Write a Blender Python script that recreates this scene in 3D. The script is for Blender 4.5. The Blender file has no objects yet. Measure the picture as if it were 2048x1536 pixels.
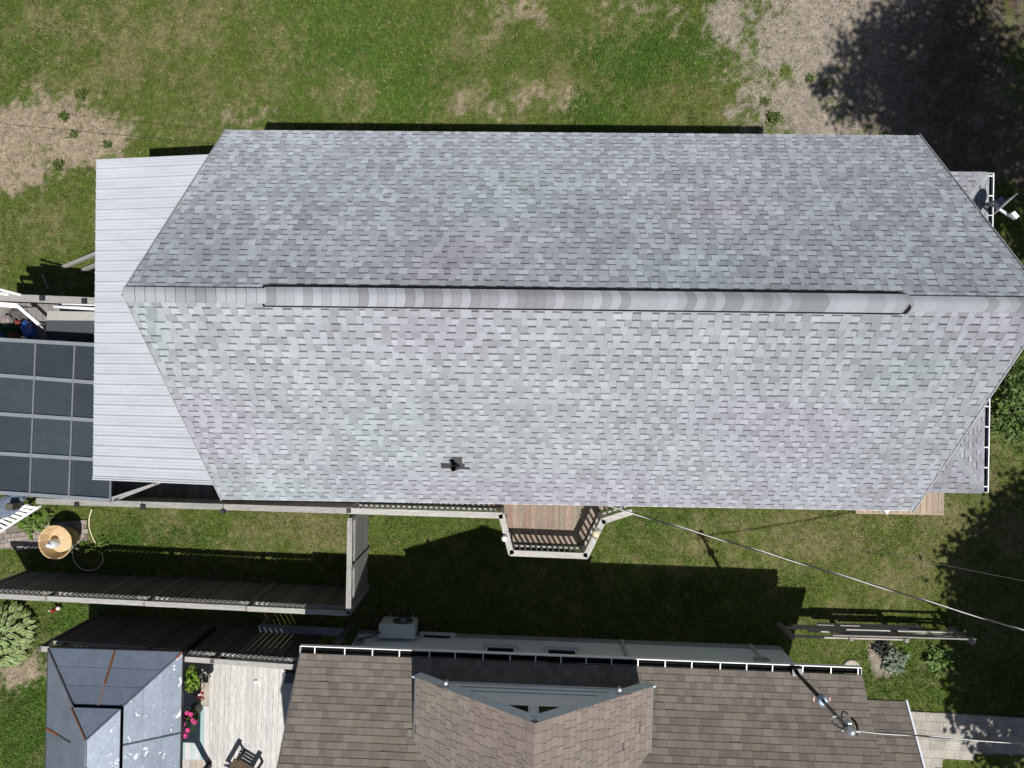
import bpy, math, random
import numpy as np
from mathutils import Vector, Matrix, Euler
random.seed(7); RNG = np.random.default_rng(7)
C = bpy.context.scene.collection
SC = bpy.context.scene

# ---------------------------------------------------------------- camera, sky, sun, exposure
FPX, CAMZ = 1470.0, 20.0
_u = (1050 - 1024) / FPX; _v = (768 - 760) / FPX
_b = math.atan(_u); _a = -math.atan(_v * math.cos(_b))
CROT = Matrix.Rotation(_a, 3, 'X') @ Matrix.Rotation(_b, 3, 'Y')
cam_d = bpy.data.cameras.new('camera'); cam = bpy.data.objects.new('camera', cam_d); C.objects.link(cam)
cam_d.sensor_width = 36.0; cam_d.lens = 36.0 * FPX / 2048.0
cam_d.clip_start = 0.1; cam_d.clip_end = 2000
cam.matrix_world = Matrix.Translation((0, 0, CAMZ)) @ CROT.to_4x4()
SC.camera = cam

SUNV = Vector((0.208, -0.378, 1.0)).normalized()          # towards the sun
world = bpy.data.worlds.new('World'); SC.world = world; world.use_nodes = True
nt = world.node_tree; bg = nt.nodes['Background']
sky = nt.nodes.new('ShaderNodeTexSky'); sky.sky_type = 'NISHITA'; sky.sun_disc = False
sky.sun_elevation = math.asin(SUNV.z); sky.sun_rotation = math.atan2(SUNV.x, SUNV.y)
nt.links.new(sky.outputs[0], bg.inputs[0]); bg.inputs[1].default_value = 0.055
sun_d = bpy.data.lights.new('sun', 'SUN'); sun = bpy.data.objects.new('sun', sun_d); C.objects.link(sun)
sun_d.energy = 5.0; sun_d.angle = math.radians(0.5); sun_d.color = (1.0, 0.965, 0.91)
sun.rotation_euler = SUNV.to_track_quat('Z', 'Y').to_euler(); sun.location = (5, -10, 30)
SC.view_settings.view_transform = 'Standard'; SC.view_settings.look = 'None'
SC.view_settings.gamma = 1.0; SC.view_settings.use_curve_mapping = False
SC.view_settings.exposure = 0.22

# ---------------------------------------------------------------- helpers
def P(px, py, z):
    d = CROT @ Vector(((px - 1024) / FPX, (768 - py) / FPX, -1.0))
    t = (z - CAMZ) / d.z
    return Vector((d.x * t, d.y * t, z))
_CT = CROT.transposed()
def scr(p):
    d = _CT @ (Vector(p) - Vector((0, 0, CAMZ)))
    return 1024 + FPX * d.x / -d.z, 768 - FPX * d.y / -d.z
def scr_area(pts):
    q = [scr(p) for p in pts]; a = 0
    for i in range(len(q)):
        x0, y0 = q[i]; x1, y1 = q[(i + 1) % len(q)]; a += x0 * y1 - x1 * y0
    cx = sum(p[0] for p in q) / len(q); cy = sum(p[1] for p in q) / len(q)
    if not (0 < cx < 2048 and 0 < cy < 1536): return 0
    return abs(a) / 2
def R(a): return math.radians(a)
def lerp(a, b, t): return a + (b - a) * t
def mixc(a, b, t): return tuple(lerp(a[i], b[i], t) for i in range(3))
def mul(c, k): return (c[0] * k, c[1] * k, c[2] * k)
U = random.uniform

_G = np.random.default_rng(99).random((64, 64))
def vn(x, y):
    x = np.asarray(x, float); y = np.asarray(y, float)
    xi = np.floor(x).astype(int); yi = np.floor(y).astype(int); fx = x - xi; fy = y - yi
    fx = fx * fx * (3 - 2 * fx); fy = fy * fy * (3 - 2 * fy)
    a = _G[yi % 64, xi % 64]; b = _G[yi % 64, (xi + 1) % 64]; c = _G[(yi + 1) % 64, xi % 64]; d = _G[(yi + 1) % 64, (xi + 1) % 64]
    return (a * (1 - fx) + b * fx) * (1 - fy) + (c * (1 - fx) + d * fx) * fy
def fbm(x, y, o=4):
    s = 0; a = .5; t = 0
    for k in range(o):
        s = s + a * vn(x * 2 ** k + 17.3 * k, y * 2 ** k + 9.1 * k); t += a; a *= .55
    return s / t
def fb(x, y, o=3): return float(fbm(x, y, o))

# materials: every mesh carries a face colour "Col"; the material adds grain, fine relief and gloss
MATS = {}
def mat(name, rough=0.85, metal=0.0, n1=(30, .25), n2=(4, .15), bump=(60, .15), stretch=(1, 1, 1), spec=0.4, drough=0.0, coat=0.0, sub=0.0, extra=None):
    m = bpy.data.materials.new(name); m.use_nodes = True; t = m.node_tree; N = t.nodes; L = t.links
    bs = N['Principled BSDF']; bs.inputs['Roughness'].default_value = rough; bs.inputs['Metallic'].default_value = metal
    bs.inputs['Specular IOR Level'].default_value = spec
    if 'Diffuse Roughness' in bs.inputs: bs.inputs['Diffuse Roughness'].default_value = drough
    bs.inputs['Coat Weight'].default_value = coat
    at = N.new('ShaderNodeAttribute'); at.attribute_name = 'Col'
    geo = N.new('ShaderNodeNewGeometry'); mp = N.new('ShaderNodeMapping'); mp.inputs['Scale'].default_value = stretch
    L.new(geo.outputs['Position'], mp.inputs['Vector'])
    cur = at.outputs['Color']
    for (sc, am) in (n1, n2):
        if am <= 0: continue
        no = N.new('ShaderNodeTexNoise'); no.inputs['Scale'].default_value = sc; no.inputs['Detail'].default_value = 5; no.inputs['Roughness'].default_value = .65
        L.new(mp.outputs[0], no.inputs['Vector'])
        mr = N.new('ShaderNodeMapRange'); mr.inputs[1].default_value = .3; mr.inputs[2].default_value = .7
        mr.inputs[3].default_value = 1 - am; mr.inputs[4].default_value = 1 + am
        L.new(no.outputs[0], mr.inputs[0])
        vm = N.new('ShaderNodeVectorMath'); vm.operation = 'SCALE'
        L.new(cur, vm.inputs[0]); L.new(mr.outputs[0], vm.inputs['Scale']); cur = vm.outputs[0]
    if extra: cur = extra(N, L, cur, mp, bs)
    L.new(cur, bs.inputs['Base Color'])
    if bump[1] > 0:
        no = N.new('ShaderNodeTexNoise'); no.inputs['Scale'].default_value = bump[0]; no.inputs['Detail'].default_value = 3
        L.new(mp.outputs[0], no.inputs['Vector'])
        b = N.new('ShaderNodeBump'); b.inputs['Strength'].default_value = bump[1]; b.inputs['Distance'].default_value = .02
        L.new(no.outputs[0], b.inputs['Height']); L.new(b.outputs[0], bs.inputs['Normal'])
    if sub > 0:
        tr = N.new('ShaderNodeBsdfTranslucent'); L.new(cur, tr.inputs[0]); mx = N.new('ShaderNodeMixShader'); mx.inputs[0].default_value = sub
        L.new(bs.outputs[0], mx.inputs[1]); L.new(tr.outputs[0], mx.inputs[2]); L.new(mx.outputs[0], N['Material Output'].inputs[0])
    MATS[name] = m
    return m
def wear(mask_scale, lo, hi, col, stretch=(1, 1, 1)):
    def f(N, L, cur, mp, bs):
        m2 = N.new('ShaderNodeMapping'); m2.inputs['Scale'].default_value = stretch
        g = N.new('ShaderNodeNewGeometry'); L.new(g.outputs['Position'], m2.inputs['Vector'])
        no = N.new('ShaderNodeTexNoise'); no.inputs['Scale'].default_value = mask_scale; no.inputs['Detail'].default_value = 9; no.inputs['Roughness'].default_value = .7
        no.inputs['Distortion'].default_value = .6
        L.new(m2.outputs[0], no.inputs['Vector'])
        mr = N.new('ShaderNodeMapRange'); mr.inputs[1].default_value = lo; mr.inputs[2].default_value = hi; L.new(no.outputs[0], mr.inputs[0])
        mx = N.new('ShaderNodeMix'); mx.data_type = 'RGBA'; L.new(mr.outputs[0], mx.inputs[0]); L.new(cur, mx.inputs[6]); mx.inputs[7].default_value = (*col, 1)
        return mx.outputs[2]
    return f
mat('shingle', .95, n1=(170, .22), n2=(1.1, .07), bump=(260, .5), spec=.15, drough=1.0)
mat('wood_y', .85, n1=(9, .30), n2=(2.2, .16), bump=(14, .35), stretch=(9, .8, 9), spec=.25)
mat('wood_x', .85, n1=(9, .30), n2=(2.2, .16), bump=(14, .35), stretch=(.8, 9, 9), spec=.25)
mat('wood_z', .85, n1=(9, .30), n2=(2.2, .16), bump=(14, .35), stretch=(9, 9, .8), spec=.25)
mat('paint', .5, n1=(3, .05), n2=(14, .05), bump=(40, .04))
mat('vinyl', .55, n1=(2, .07), n2=(20, .05), bump=(40, .05))
mat('sheet_metal', .42, metal=.0, n1=(1.2, .09), n2=(9, .04), bump=(3, .05), stretch=(.6, 3, 1), spec=.5)
mat('zinc', .38, metal=.35, n1=(2.0, .12), n2=(9, .08), bump=(5, .08), spec=.5)
mat('zinc_flaked', .40, metal=.35, n1=(2.0, .12), n2=(9, .08), bump=(9, .12), spec=.5, extra=wear(4.2, .615, .645, (.70, .71, .73)))
mat('dark_glass', .09, n1=(1.5, .10), n2=(8, .06), bump=(1.5, .02), spec=.5)
mat('plastic', .4, n1=(5, .06), n2=(20, .05), bump=(30, .04))
mat('stone', .9, n1=(25, .2), n2=(3, .2), bump=(50, .35), spec=.2)
mat('leaf', .55, n1=(40, .2), n2=(3, .12), bump=(60, .1), spec=.35, sub=.28)
mat('grass', .7, n1=(8, .25), n2=(1.5, .2), bump=(1, 0), spec=.15, sub=.2)
mat('bark', .95, n1=(12, .35), n2=(3, .2), bump=(20, .6), stretch=(4, 4, .8), spec=.1)
mat('cable', .5, n1=(10, .1), n2=(3, .1), bump=(1, 0))
mat('steel', .35, metal=.8, n1=(6, .1), n2=(2, .08), bump=(20, .05))
mat('fabric', .9, n1=(60, .12), n2=(5, .1), bump=(90, .3), spec=.1)

def origin_of(o):
    v = Vector((0, 0, 0))
    while o is not None:
        v += o.location; o = o.parent
    return v
class MB:
    def __init__(s): s.v = []; s.f = []; s.c = []; s.sm = []
    def poly(s, pts, col, smooth=False):
        n = len(s.v); s.v.extend(Vector(p) for p in pts); s.f.append(tuple(range(n, n + len(pts)))); s.c.append(col); s.sm.append(smooth)
    def hexa(s, p, col):            # 8 points: bottom 0-3 ccw, top 4-7 ccw
        n = len(s.v); s.v.extend(Vector(q) for q in p)
        for f in ((3, 2, 1, 0), (4, 5, 6, 7), (0, 1, 5, 4), (1, 2, 6, 5), (2, 3, 7, 6), (3, 0, 4, 7)):
            s.f.append(tuple(n + i for i in f)); s.c.append(col); s.sm.append(False)
    def box(s, c, size, col, rz=0.0, M=None):
        hx, hy, hz = size[0] / 2, size[1] / 2, size[2] / 2
        m = M if M is not None else Matrix.Rotation(rz, 3, 'Z'); c = Vector(c)
        s.hexa([c + m @ Vector(q) for q in ((-hx, -hy, -hz), (hx, -hy, -hz), (hx, hy, -hz), (-hx, hy, -hz), (-hx, -hy, hz), (hx, -hy, hz), (hx, hy, hz), (-hx, hy, hz))], col)
    def bar(s, a, b, w, h, col, up=(0, 0, 1), ext=0.0):
        a = Vector(a); b = Vector(b); d = (b - a).normalized(); a = a - d * ext; b = b + d * ext
        up = Vector(up)
        if abs(d.dot(up)) > .98: up = Vector((0, 1, 0))
        x = d.cross(up).normalized(); z = x.cross(d).normalized()
        m = Matrix((d, -x, z)).transposed()
        s.box((a + b) / 2, ((b - a).length, w, h), col, M=m)
    def tube(s, pts, r, col, seg=8, cap=True, radii=None):
        pts = [Vector(p) for p in pts]; n0 = len(s.v); k = len(pts)
        for i, p in enumerate(pts):
            d = (pts[min(i + 1, k - 1)] - pts[max(i - 1, 0)]).normalized()
            up = Vector((0, 0, 1)) if abs(d.z) < .9 else Vector((1, 0, 0))
            x = d.cross(up).normalized(); y = x.cross(d)
            rr = radii[i] if radii else r
            for j in range(seg):
                a = 2 * math.pi * j / seg; s.v.append(p + (x * math.cos(a) + y * math.sin(a)) * rr)
        for i in range(k - 1):
            for j in range(seg):
                j2 = (j + 1) % seg
                s.f.append((n0 + i * seg + j, n0 + i * seg + j2, n0 + (i + 1) * seg + j2, n0 + (i + 1) * seg + j)); s.c.append(col); s.sm.append(True)
        if cap:
            s.f.append(tuple(n0 + j for j in reversed(range(seg)))); s.c.append(col); s.sm.append(False)
            s.f.append(tuple(n0 + (k - 1) * seg + j for j in range(seg))); s.c.append(col); s.sm.append(False)
    def lathe(s, c, prof, col, seg=24, M=None, close=True):
        c = Vector(c); n0 = len(s.v); m = M if M is not None else Matrix.Identity(3)
        for (r, z) in prof:
            for j in range(seg):
                a = 2 * math.pi * j / seg; s.v.append(c + m @ Vector((r * math.cos(a), r * math.sin(a), z)))
        for i in range(len(prof) - 1):
            for j in range(seg):
                j2 = (j + 1) % seg
                s.f.append((n0 + i * seg + j, n0 + i * seg + j2, n0 + (i + 1) * seg + j2, n0 + (i + 1) * seg + j)); s.c.append(col); s.sm.append(True)
        if close:
            s.f.append(tuple(n0 + j for j in reversed(range(seg)))); s.c.append(col); s.sm.append(False)
            i = len(prof) - 1
            s.f.append(tuple(n0 + i * seg + j for j in range(seg))); s.c.append(col); s.sm.append(False)
    def build(s, name, m, parent=None, label=None, kind=None, loc=None):
        me = bpy.data.meshes.new(name)
        off = origin_of(parent) if parent is not None else (Vector(loc) if loc is not None else Vector((0, 0, 0)))
        me.from_pydata([(v - off)[:] for v in s.v], [], s.f)
        at = me.attributes.new('Col', 'FLOAT_COLOR', 'FACE')
        at.data.foreach_set('color', np.array([(c[0], c[1], c[2], 1.0) for c in s.c], np.float32).ravel())
        me.polygons.foreach_set('use_smooth', s.sm)
        me.materials.append(MATS[m]); me.update()
        o = bpy.data.objects.new(name, me); C.objects.link(o)
        if parent is not None: o.parent = parent
        elif loc is not None: o.location = loc
        if label: o['label'] = label
        if kind: o['kind'] = kind
        return o
def fast_mesh(name, verts, faces_n, cols, m, parent=None, kind=None):     # numpy: faces all of the same size faces_n, verts already split
    nv = len(verts); nf = nv // faces_n
    me = bpy.data.meshes.new(name); me.vertices.add(nv); me.loops.add(nv); me.polygons.add(nf)
    off = origin_of(parent) if parent is not None else Vector((0, 0, 0))
    me.vertices.foreach_set('co', (verts - np.array(off)).astype(np.float32).ravel())
    me.loops.foreach_set('vertex_index', np.arange(nv, dtype=np.int32))
    me.polygons.foreach_set('loop_start', np.arange(0, nv, faces_n, dtype=np.int32))
    me.update(calc_edges=True)
    at = me.attributes.new('Col', 'FLOAT_COLOR', 'FACE')
    c4 = np.ones((nf, 4), np.float32); c4[:, :3] = cols; at.data.foreach_set('color', c4.ravel())
    me.materials.append(MATS[m]); me.validate()
    o = bpy.data.objects.new(name, me); C.objects.link(o)
    if parent is not None: o.parent = parent
    if kind: o['kind'] = kind
    return o
def tag(o, label, cat, group=None):
    o['label'] = label; o['category'] = cat
    if group: o['group'] = group
    return o
def thing(name, label, cat, loc, group=None):
    o = bpy.data.objects.new(name, None); o.empty_display_size = .2; C.objects.link(o); o.location = loc
    return tag(o, label, cat, group)

class Fr:                       # a local frame: origin + turn about Z
    def __init__(s, o, rz): s.o = Vector(o); s.m = Matrix.Rotation(rz, 3, 'Z'); s.rz = rz
    def __call__(s, x, y, z=0.0): return s.o + s.m @ Vector((x, y, z))
    def d(s, x, y, z=0.0): return s.m @ Vector((x, y, z))

def clip(poly, lines):          # convex clip of 2d polygon; each line (a,b,c): keep a*x+b*y<=c
    for (a, b, c) in lines:
        out = []
        for i in range(len(poly)):
            p, q = poly[i], poly[(i + 1) % len(poly)]
            dp = a * p[0] + b * p[1] - c; dq = a * q[0] + b * q[1] - c
            if dp <= 0: out.append(p)
            if (dp < 0 < dq) or (dq < 0 < dp):
                t = dp / (dp - dq); out.append((lerp(p[0], q[0], t), lerp(p[1], q[1], t)))
        poly = out
        if len(poly) < 3: return []
    return poly
class Piece:
    __slots__ = ('polys', 'area')
    def add(s, mb):
        for (pts, col) in s.polys: mb.poly(pts, col)
def shingles(O, ex, es, W, L, e, wr, colf, dash=.5, tb=.010, lines=(), dcol=None, tooth=.004):
    """courses of shingle tabs on the plane O + x*ex + s*es; returns a list of Pieces"""
    O = Vector(O); ex = Vector(ex).normalized(); es = Vector(es).normalized(); n = ex.cross(es).normalized()
    out = []; k = 0; s = 0.0
    while s < L - 0.01:
        x = -U(0, wr[1]); s1 = min(s + e + .02, L); se = min(s + e, L)
        prev = False
        while x < W:
            w = U(*wr); x0, x1 = max(x, 0), min(x + w, W); x += w
            if x1 - x0 < .01: continue
            isd = (random.random() < dash * 1.5) if not prev else (random.random() < dash * .06)
            prev = isd
            t0 = tb - (tooth if isd else 0) + U(-.0015, .0015) + (U(.003, .010) if random.random() < .03 else 0); t1 = .0035
            q = clip([(x0, s), (x1 - .003, s), (x1 - .003, s1), (x0, s1)], lines)
            if len(q) < 3: continue
            H = lambda ss: t0 + (t1 - t0) * (ss - s) / (e + .02)
            W3 = lambda p, h: O + ex * p[0] + es * p[1] + n * h
            col = colf((x0 + x1) / 2, s, isd)
            pc = Piece(); pc.polys = []
            if isd:
                sd = se - U(.030, .040)
                a = clip(q, [(0, 1, sd)]); b = clip(q, [(0, -1, -sd)])
                if len(a) > 2: pc.polys.append(([W3(p, H(p[1])) for p in a], col))
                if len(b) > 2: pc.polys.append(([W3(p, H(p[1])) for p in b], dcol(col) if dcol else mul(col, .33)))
            else: pc.polys.append(([W3(p, H(p[1])) for p in q], col))
            for i in range(len(q)):
                p0, p1 = q[i], q[(i + 1) % len(q)]
                if p0[1] > s1 - .003 and p1[1] > s1 - .003: continue
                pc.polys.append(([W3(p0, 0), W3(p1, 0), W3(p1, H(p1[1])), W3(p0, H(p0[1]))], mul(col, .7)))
            qq = clip(q, [(0, 1, se)])
            pc.area = scr_area([W3(p, .005) for p in qq]) if len(qq) > 2 else 0
            out.append(pc)
        s += e; k += 1
    return out
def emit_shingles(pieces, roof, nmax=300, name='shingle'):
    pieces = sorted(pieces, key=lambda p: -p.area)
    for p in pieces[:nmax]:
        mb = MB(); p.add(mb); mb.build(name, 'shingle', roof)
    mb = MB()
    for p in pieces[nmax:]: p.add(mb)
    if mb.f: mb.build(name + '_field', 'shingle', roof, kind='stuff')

# ---------------------------------------------------------------- ground
def ell(x, y, cx, cy, rx, ry, soft=.5):
    d = np.sqrt(((x - cx) / rx) ** 2 + ((y - cy) / ry) ** 2)
    return np.clip((1 + soft - d) / (2 * soft), 0, 1)
KG = CAMZ / FPX
def gpx(X, Y):        # ground point -> photograph position (the tilt is small; used only to lay out the patches of soil and dry grass)
    return 1050 + X / KG * 1.0, 760 - Y / KG
def fields(X, Y):
    px, py = gpx(X, Y)
    n = fbm(X * .9, Y * .9, 5); n2 = fbm(X * 2.7 + 5, Y * 2.7 + 3, 4); n3 = fbm(X * .35 + 9, Y * .35 + 2, 3)
    bare = np.maximum.reduce([
        ell(px, py, 40, 270, 215, 82, .35), ell(px, py, -60, 300, 230, 95, .3),
        ell(px, py, 1830, 20, 390, 250, .30), ell(px, py, 1980, 230, 420, 150, .25), ell(px, py, 1600, 215, 120, 70, .35),
        .45 * ell(px, py, 1000, 30, 60, 30, .8), .5 * ell(px, py, 1290, 15, 60, 25, .8), .40 * ell(px, py, 1000, 200, 110, 28, .7),
        .8 * ell(px, py, 1985, 815, 45, 25, .6), 1.0 * ell(px, py, 1762, 1312, 26, 34, .4), .6 * ell(px, py, 1720, 1420, 60, 20, .6),
        .40 * ell(px, py, 460, 235, 70, 20, .8), .7 * ell(px, py, 40, 1350, 60, 30, .6)])
    n4 = fbm(X * 8.5 + 1, Y * 8.5 + 7, 3); bare = np.clip((bare - .5) * 1.9 + .48 + (n - .5) * 2.4 + (n2 - .5) * 2.0 + (n4 - .5) * 2.2, 0, 1) * (bare > .02)
    dry = np.maximum.reduce([
        .9 * ell(px, py, 300, 60, 260, 70, .8), .9 * ell(px, py, 230, 150, 240, 60, .8), .8 * ell(px, py, 380, 240, 110, 40, .8),
        .9 * ell(px, py, 960, 50, 70, 60, .8), .95 * ell(px, py, 930, 195, 60, 55, .6), .9 * ell(px, py, 1050, 190, 70, 45, .7), .8 * ell(px, py, 690, 190, 60, 50, .7),
        .8 * ell(px, py, 1250, 60, 80, 40, .8), .7 * ell(px, py, 1400, 190, 110, 50, .8), .75 * ell(px, py, 1480, 140, 60, 50, .8),
        1.0 * ell(px, py, 1800, 1080, 260, 110, .6), .9 * ell(px, py, 560, 1065, 130, 35, .7), .6 * ell(px, py, 1350, 1080, 200, 60, .9), .7 * ell(px, py, 60, 430, 150, 60, .9),
        .95 * ell(px, py, 1960, 930, 80, 80, .7), .6 * ell(px, py, 1650, 1220, 160, 40, .8)])
    dry = np.clip(dry * .78 + (n - .5) * 1.7 + (n2 - .5) * 1.5 + (n4 - .5) * 1.7 - .06, 0, 1)
    lush = np.maximum.reduce([
        1.0 * ell(px, py, 1175, 215, 70, 50, .6), .8 * ell(px, py, 1300, 110, 240, 60, .7), .7 * ell(px, py, 800, 110, 130, 100, .8), .6 * ell(px, py, 730, 215, 120, 30, .8),
        .9 * ell(px, py, 330, 1080, 160, 24, .7), .75 * ell(px, py, 780, 120, 260, 150, .7), .9 * ell(px, py, 60, 1440, 120, 160, .6), .8 * ell(px, py, 120, 1260, 60, 60, .7), .8 * ell(px, py, 1850, 1340, 110, 90, .6), .6 * ell(px, py, 1300, 1040, 140, 30, .8),
        .8 * ell(px, py, 1440, 1180, 140, 60, .7), .5 * ell(px, py, 1500, 60, 80, 70, .6), .4 * ell(px, py, 90, 60, 140, 60, .8)])
    lush = np.clip(lush * 1.1 + (n3 - .5) * 1.4 + (n2 - .5) * .6, 0, 1) * (1 - .75 * dry)
    return bare, dry, lush
def ground_color(bare, dry, lush, px, n, tree_shade=0.0):
    tree_shade = np.broadcast_to(np.asarray(tree_shade, float), np.shape(px))
    g = np.array((.102, .138, .029)); d = np.array((.208, .184, .086)); l = np.array((.066, .130, .020))
    sand = np.array((.225, .182, .132)); grav = np.array((.222, .190, .158))
    c = g + (d - g) * dry[..., None] * .85; c = c + (l - c) * lush[..., None] * .9
    soil = sand + (grav - sand) * np.clip((px - 1200) / 200, 0, 1)[..., None]
    soil = soil + (np.array((.075, .058, .040)) - soil) * tree_shade[..., None]  # shade under the trees deepened in the soil colour
    c = c + (soil - c) * bare[..., None]
    return c * (.8 + .4 * n)[..., None]
def build_ground():
    st = .085
    xs = np.arange(-16.0, 16.01, st); ys = np.arange(-12.2, 12.3, st)
    X, Y = np.meshgrid(xs, ys); nx, ny = len(xs), len(ys)
    b, d, l = fields(X, Y); px, py = gpx(X, Y)
    col = ground_color(b, d, l, px, fbm(X * 5, Y * 5, 3), ell(px, py, 2010, 200, 250, 330, .35) * np.clip(.4 + 1.2 * fbm(X * 3, Y * 3, 3), 0, 1)); col = col * (1 - .35 * (1 - b))[..., None]      # soil darkened for the tree shadow, and under the blades for their self-shadow
    Z = (fbm(X * .7, Y * .7, 4) - .5) * .05 - .02 + (fbm(X * 9, Y * 9, 2) - .5) * .02
    edge = np.minimum.reduce([X - xs[0], xs[-1] - X, Y - ys[0], ys[-1] - Y]); Z = np.where(edge < .05, -.03, Z)
    verts = np.stack([X, Y, Z], -1).reshape(-1, 3)
    idx = np.arange(nx * ny).reshape(ny, nx)
    q = np.stack([idx[:-1, :-1], idx[:-1, 1:], idx[1:, 1:], idx[1:, :-1]], -1).reshape(-1, 4)
    x0, x1, y0, y1 = xs[0], xs[-1], ys[0], ys[-1]; B = 400
    ov = np.array([(-B, -B, -.03), (B, -B, -.03), (B, B, -.03), (-B, B, -.03), (x0, y0, -.03), (x1, y0, -.03), (x1, y1, -.03), (x0, y1, -.03)])
    n0 = len(verts); oq = np.array([(0, 1, 5, 4), (1, 2, 6, 5), (2, 3, 7, 6), (3, 0, 4, 7)]) + n0
    verts = np.concatenate([verts, ov]); q = np.concatenate([q, oq])
    me = bpy.data.meshes.new('ground'); me.vertices.add(len(verts)); me.vertices.foreach_set('co', verts.astype(np.float32).ravel())
    me.loops.add(q.size); me.loops.foreach_set('vertex_index', q.astype(np.int32).ravel())
    me.polygons.add(len(q)); me.polygons.foreach_set('loop_start', np.arange(0, q.size, 4, dtype=np.int32)); me.update(calc_edges=True)
    c4 = np.ones((len(verts), 4), np.float32); c4[:n0, :3] = col.reshape(-1, 3); c4[n0:, :3] = (.075, .085, .03)
    at = me.attributes.new('Col', 'FLOAT_COLOR', 'POINT'); at.data.foreach_set('color', c4.ravel())
    mat('ground', .95, n1=(30, .55), n2=(7, .3), bump=(45, .9), spec=.1)
    me.materials.append(MATS['ground']); me.polygons.foreach_set('use_smooth', np.ones(len(q), bool))
    o = bpy.data.objects.new('ground', me); C.objects.link(o); o['kind'] = 'structure'
    # grass blades
    N = 620000
    X = RNG.uniform(-15.2, 15.2, N); Y = RNG.uniform(-11.2, 11.2, N)
    b, d, l = fields(X, Y); px, py = gpx(X, Y)
    keep = RNG.random(N) > b * (1.02 - .25 * (fbm(X * 4, Y * 4, 2) > .56))
    keep &= RNG.random(N) < (.62 + .5 * l - .25 * d)
    keep &= ~((X > -5.3) & (X < 9.6) & (Y > -1.4) & (Y < 4.2)) & ~((X > -4.1) & (X < 6.6) & (Y < -7.35)) & ~((X > -12.5) & (X < -5.3) & (Y > -2.0) & (Y < 1.6))
    keep &= ~((px > 1835) & (py > 1425) & (py < 1520)) & ~((px < 172) & (py > 1042) & (py < 1098)) & ~((X > -9.9) & (X < -5) & (Y < -6.95))
    X, Y, d, l, px, py = X[keep], Y[keep], d[keep], l[keep], px[keep], py[keep]; n = len(X)
    a = RNG.uniform(0, 2 * np.pi, n); ln = RNG.uniform(.03, .085, n) * (1 + .5 * l) * (.7 + .8 * fbm(X * 3, Y * 3, 3)); w = RNG.uniform(.006, .013, n); ti = RNG.uniform(.25, 1.1, n)
    bx = np.cos(a); by = np.sin(a)
    base = np.stack([X, Y, np.full(n, -.02)], 1); side = np.stack([-by * w, bx * w, np.zeros(n)], 1)
    tip = base + np.stack([bx * ln * np.sin(ti), by * ln * np.sin(ti), ln * np.cos(ti) + .015], 1)
    v = np.stack([base - side, base + side, tip], 1).reshape(-1, 3)
    j = RNG.uniform(.7, 1.55, n)
    c = ground_color(np.zeros(n), d, l, px, np.full(n, .5)) * j[:, None]
    straw = RNG.random(n) < .05 + .35 * d
    c[straw] = np.array((.27, .235, .125)) * j[straw][:, None]
    g = fast_mesh('grass', v, 3, c, 'grass', kind='stuff'); g['label'] = 'short patchy lawn grass with dry straw coloured spots'
build_ground()
def build_gravel():
    N = 60000; X = RNG.uniform(-15, 15, N); Y = RNG.uniform(-11, 11, N); b, d, l = fields(X, Y)
    k = (RNG.random(N) < b * .9) & (b > .45) & (fbm(X * 1.6, Y * 1.6, 3) > .40); X, Y = X[k], Y[k]; n = len(X)
    r = .008 + .020 * RNG.random(n) ** 3; a = RNG.uniform(0, 6.283, n); h = r * RNG.uniform(.5, 1.1, n)
    p = [np.stack([X + r * np.cos(a + q), Y + r * np.sin(a + q) * .8, np.full(n, -.012)], 1) for q in (0, 1.6, 3.1, 4.7)]; t = np.stack([X + r * .2, Y, h - .006], 1)
    v = np.stack([p[0], p[1], t, p[1], p[2], t, p[2], p[3], t, p[3], p[0], t], 1).reshape(-1, 3)
    c = np.array((.25, .225, .20)) * RNG.choice([.35, .6, .9, 1.15, 1.5], n, p=[.2, .2, .3, .2, .1])[:, None]; c = np.repeat(c, 4, 0)
    o = fast_mesh('gravel', v, 3, c, 'stone', kind='stuff'); o['label'] = 'loose grey gravel on the bare soil patches'
build_gravel()

# ---------------------------------------------------------------- grey shingled house
HF = Fr((0, 0, 0), R(-.8))
HX0, HX1, HY0, HY1, HYR = -5.93, 7.53, -2.40, 4.79, 1.195
EZ, RZ = 5.7, 9.3
house = thing('grey_house', 'long two storey house under a pale grey shingled gable roof', 'house', HF(.8, 1.2, 0))
def grey_col(x, s, isd, top=False):
    a = fb(x * .35 + (40 if top else 0), s * .5 + 3, 3); b = fb(x * .3 + 20, s * .45 + (31 if top else 11), 3)
    base = (.254, .275, .303) if top else (.286, .304, .326)
    c = mixc(base, (.262, .292, .310), min(max((a - .5) * 4, 0), 1) * .8); c = mixc(c, (.280, .280, .318), min(max((b - .5) * 4, 0), 1) * .8)
    k = random.choice((.78, .85, .92, .98, 1.03, 1.10, 1.18) if top else (.85, .92, .97, 1.0, 1.05, 1.10, 1.15)); k *= (1.05 if isd else .96) * (1.16 if top else 1.0)
    k *= 1 + .16 * (fb(x * 2.2 + 5, s * .22 + (50 if top else 23), 3) - .5) + .10 * (fb(x * .5, s * .6 + 8, 3) - .5)      # weather streaks run down the slope
    return mul(c, k * U(.97, 1.03))
walls = MB(); wc = (.50, .51, .50)
wx0, wx1, wy0, wy1 = HX0 + .35, HX1 - .35, HY0 + .45, HY1 - .4
z = .35
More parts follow.
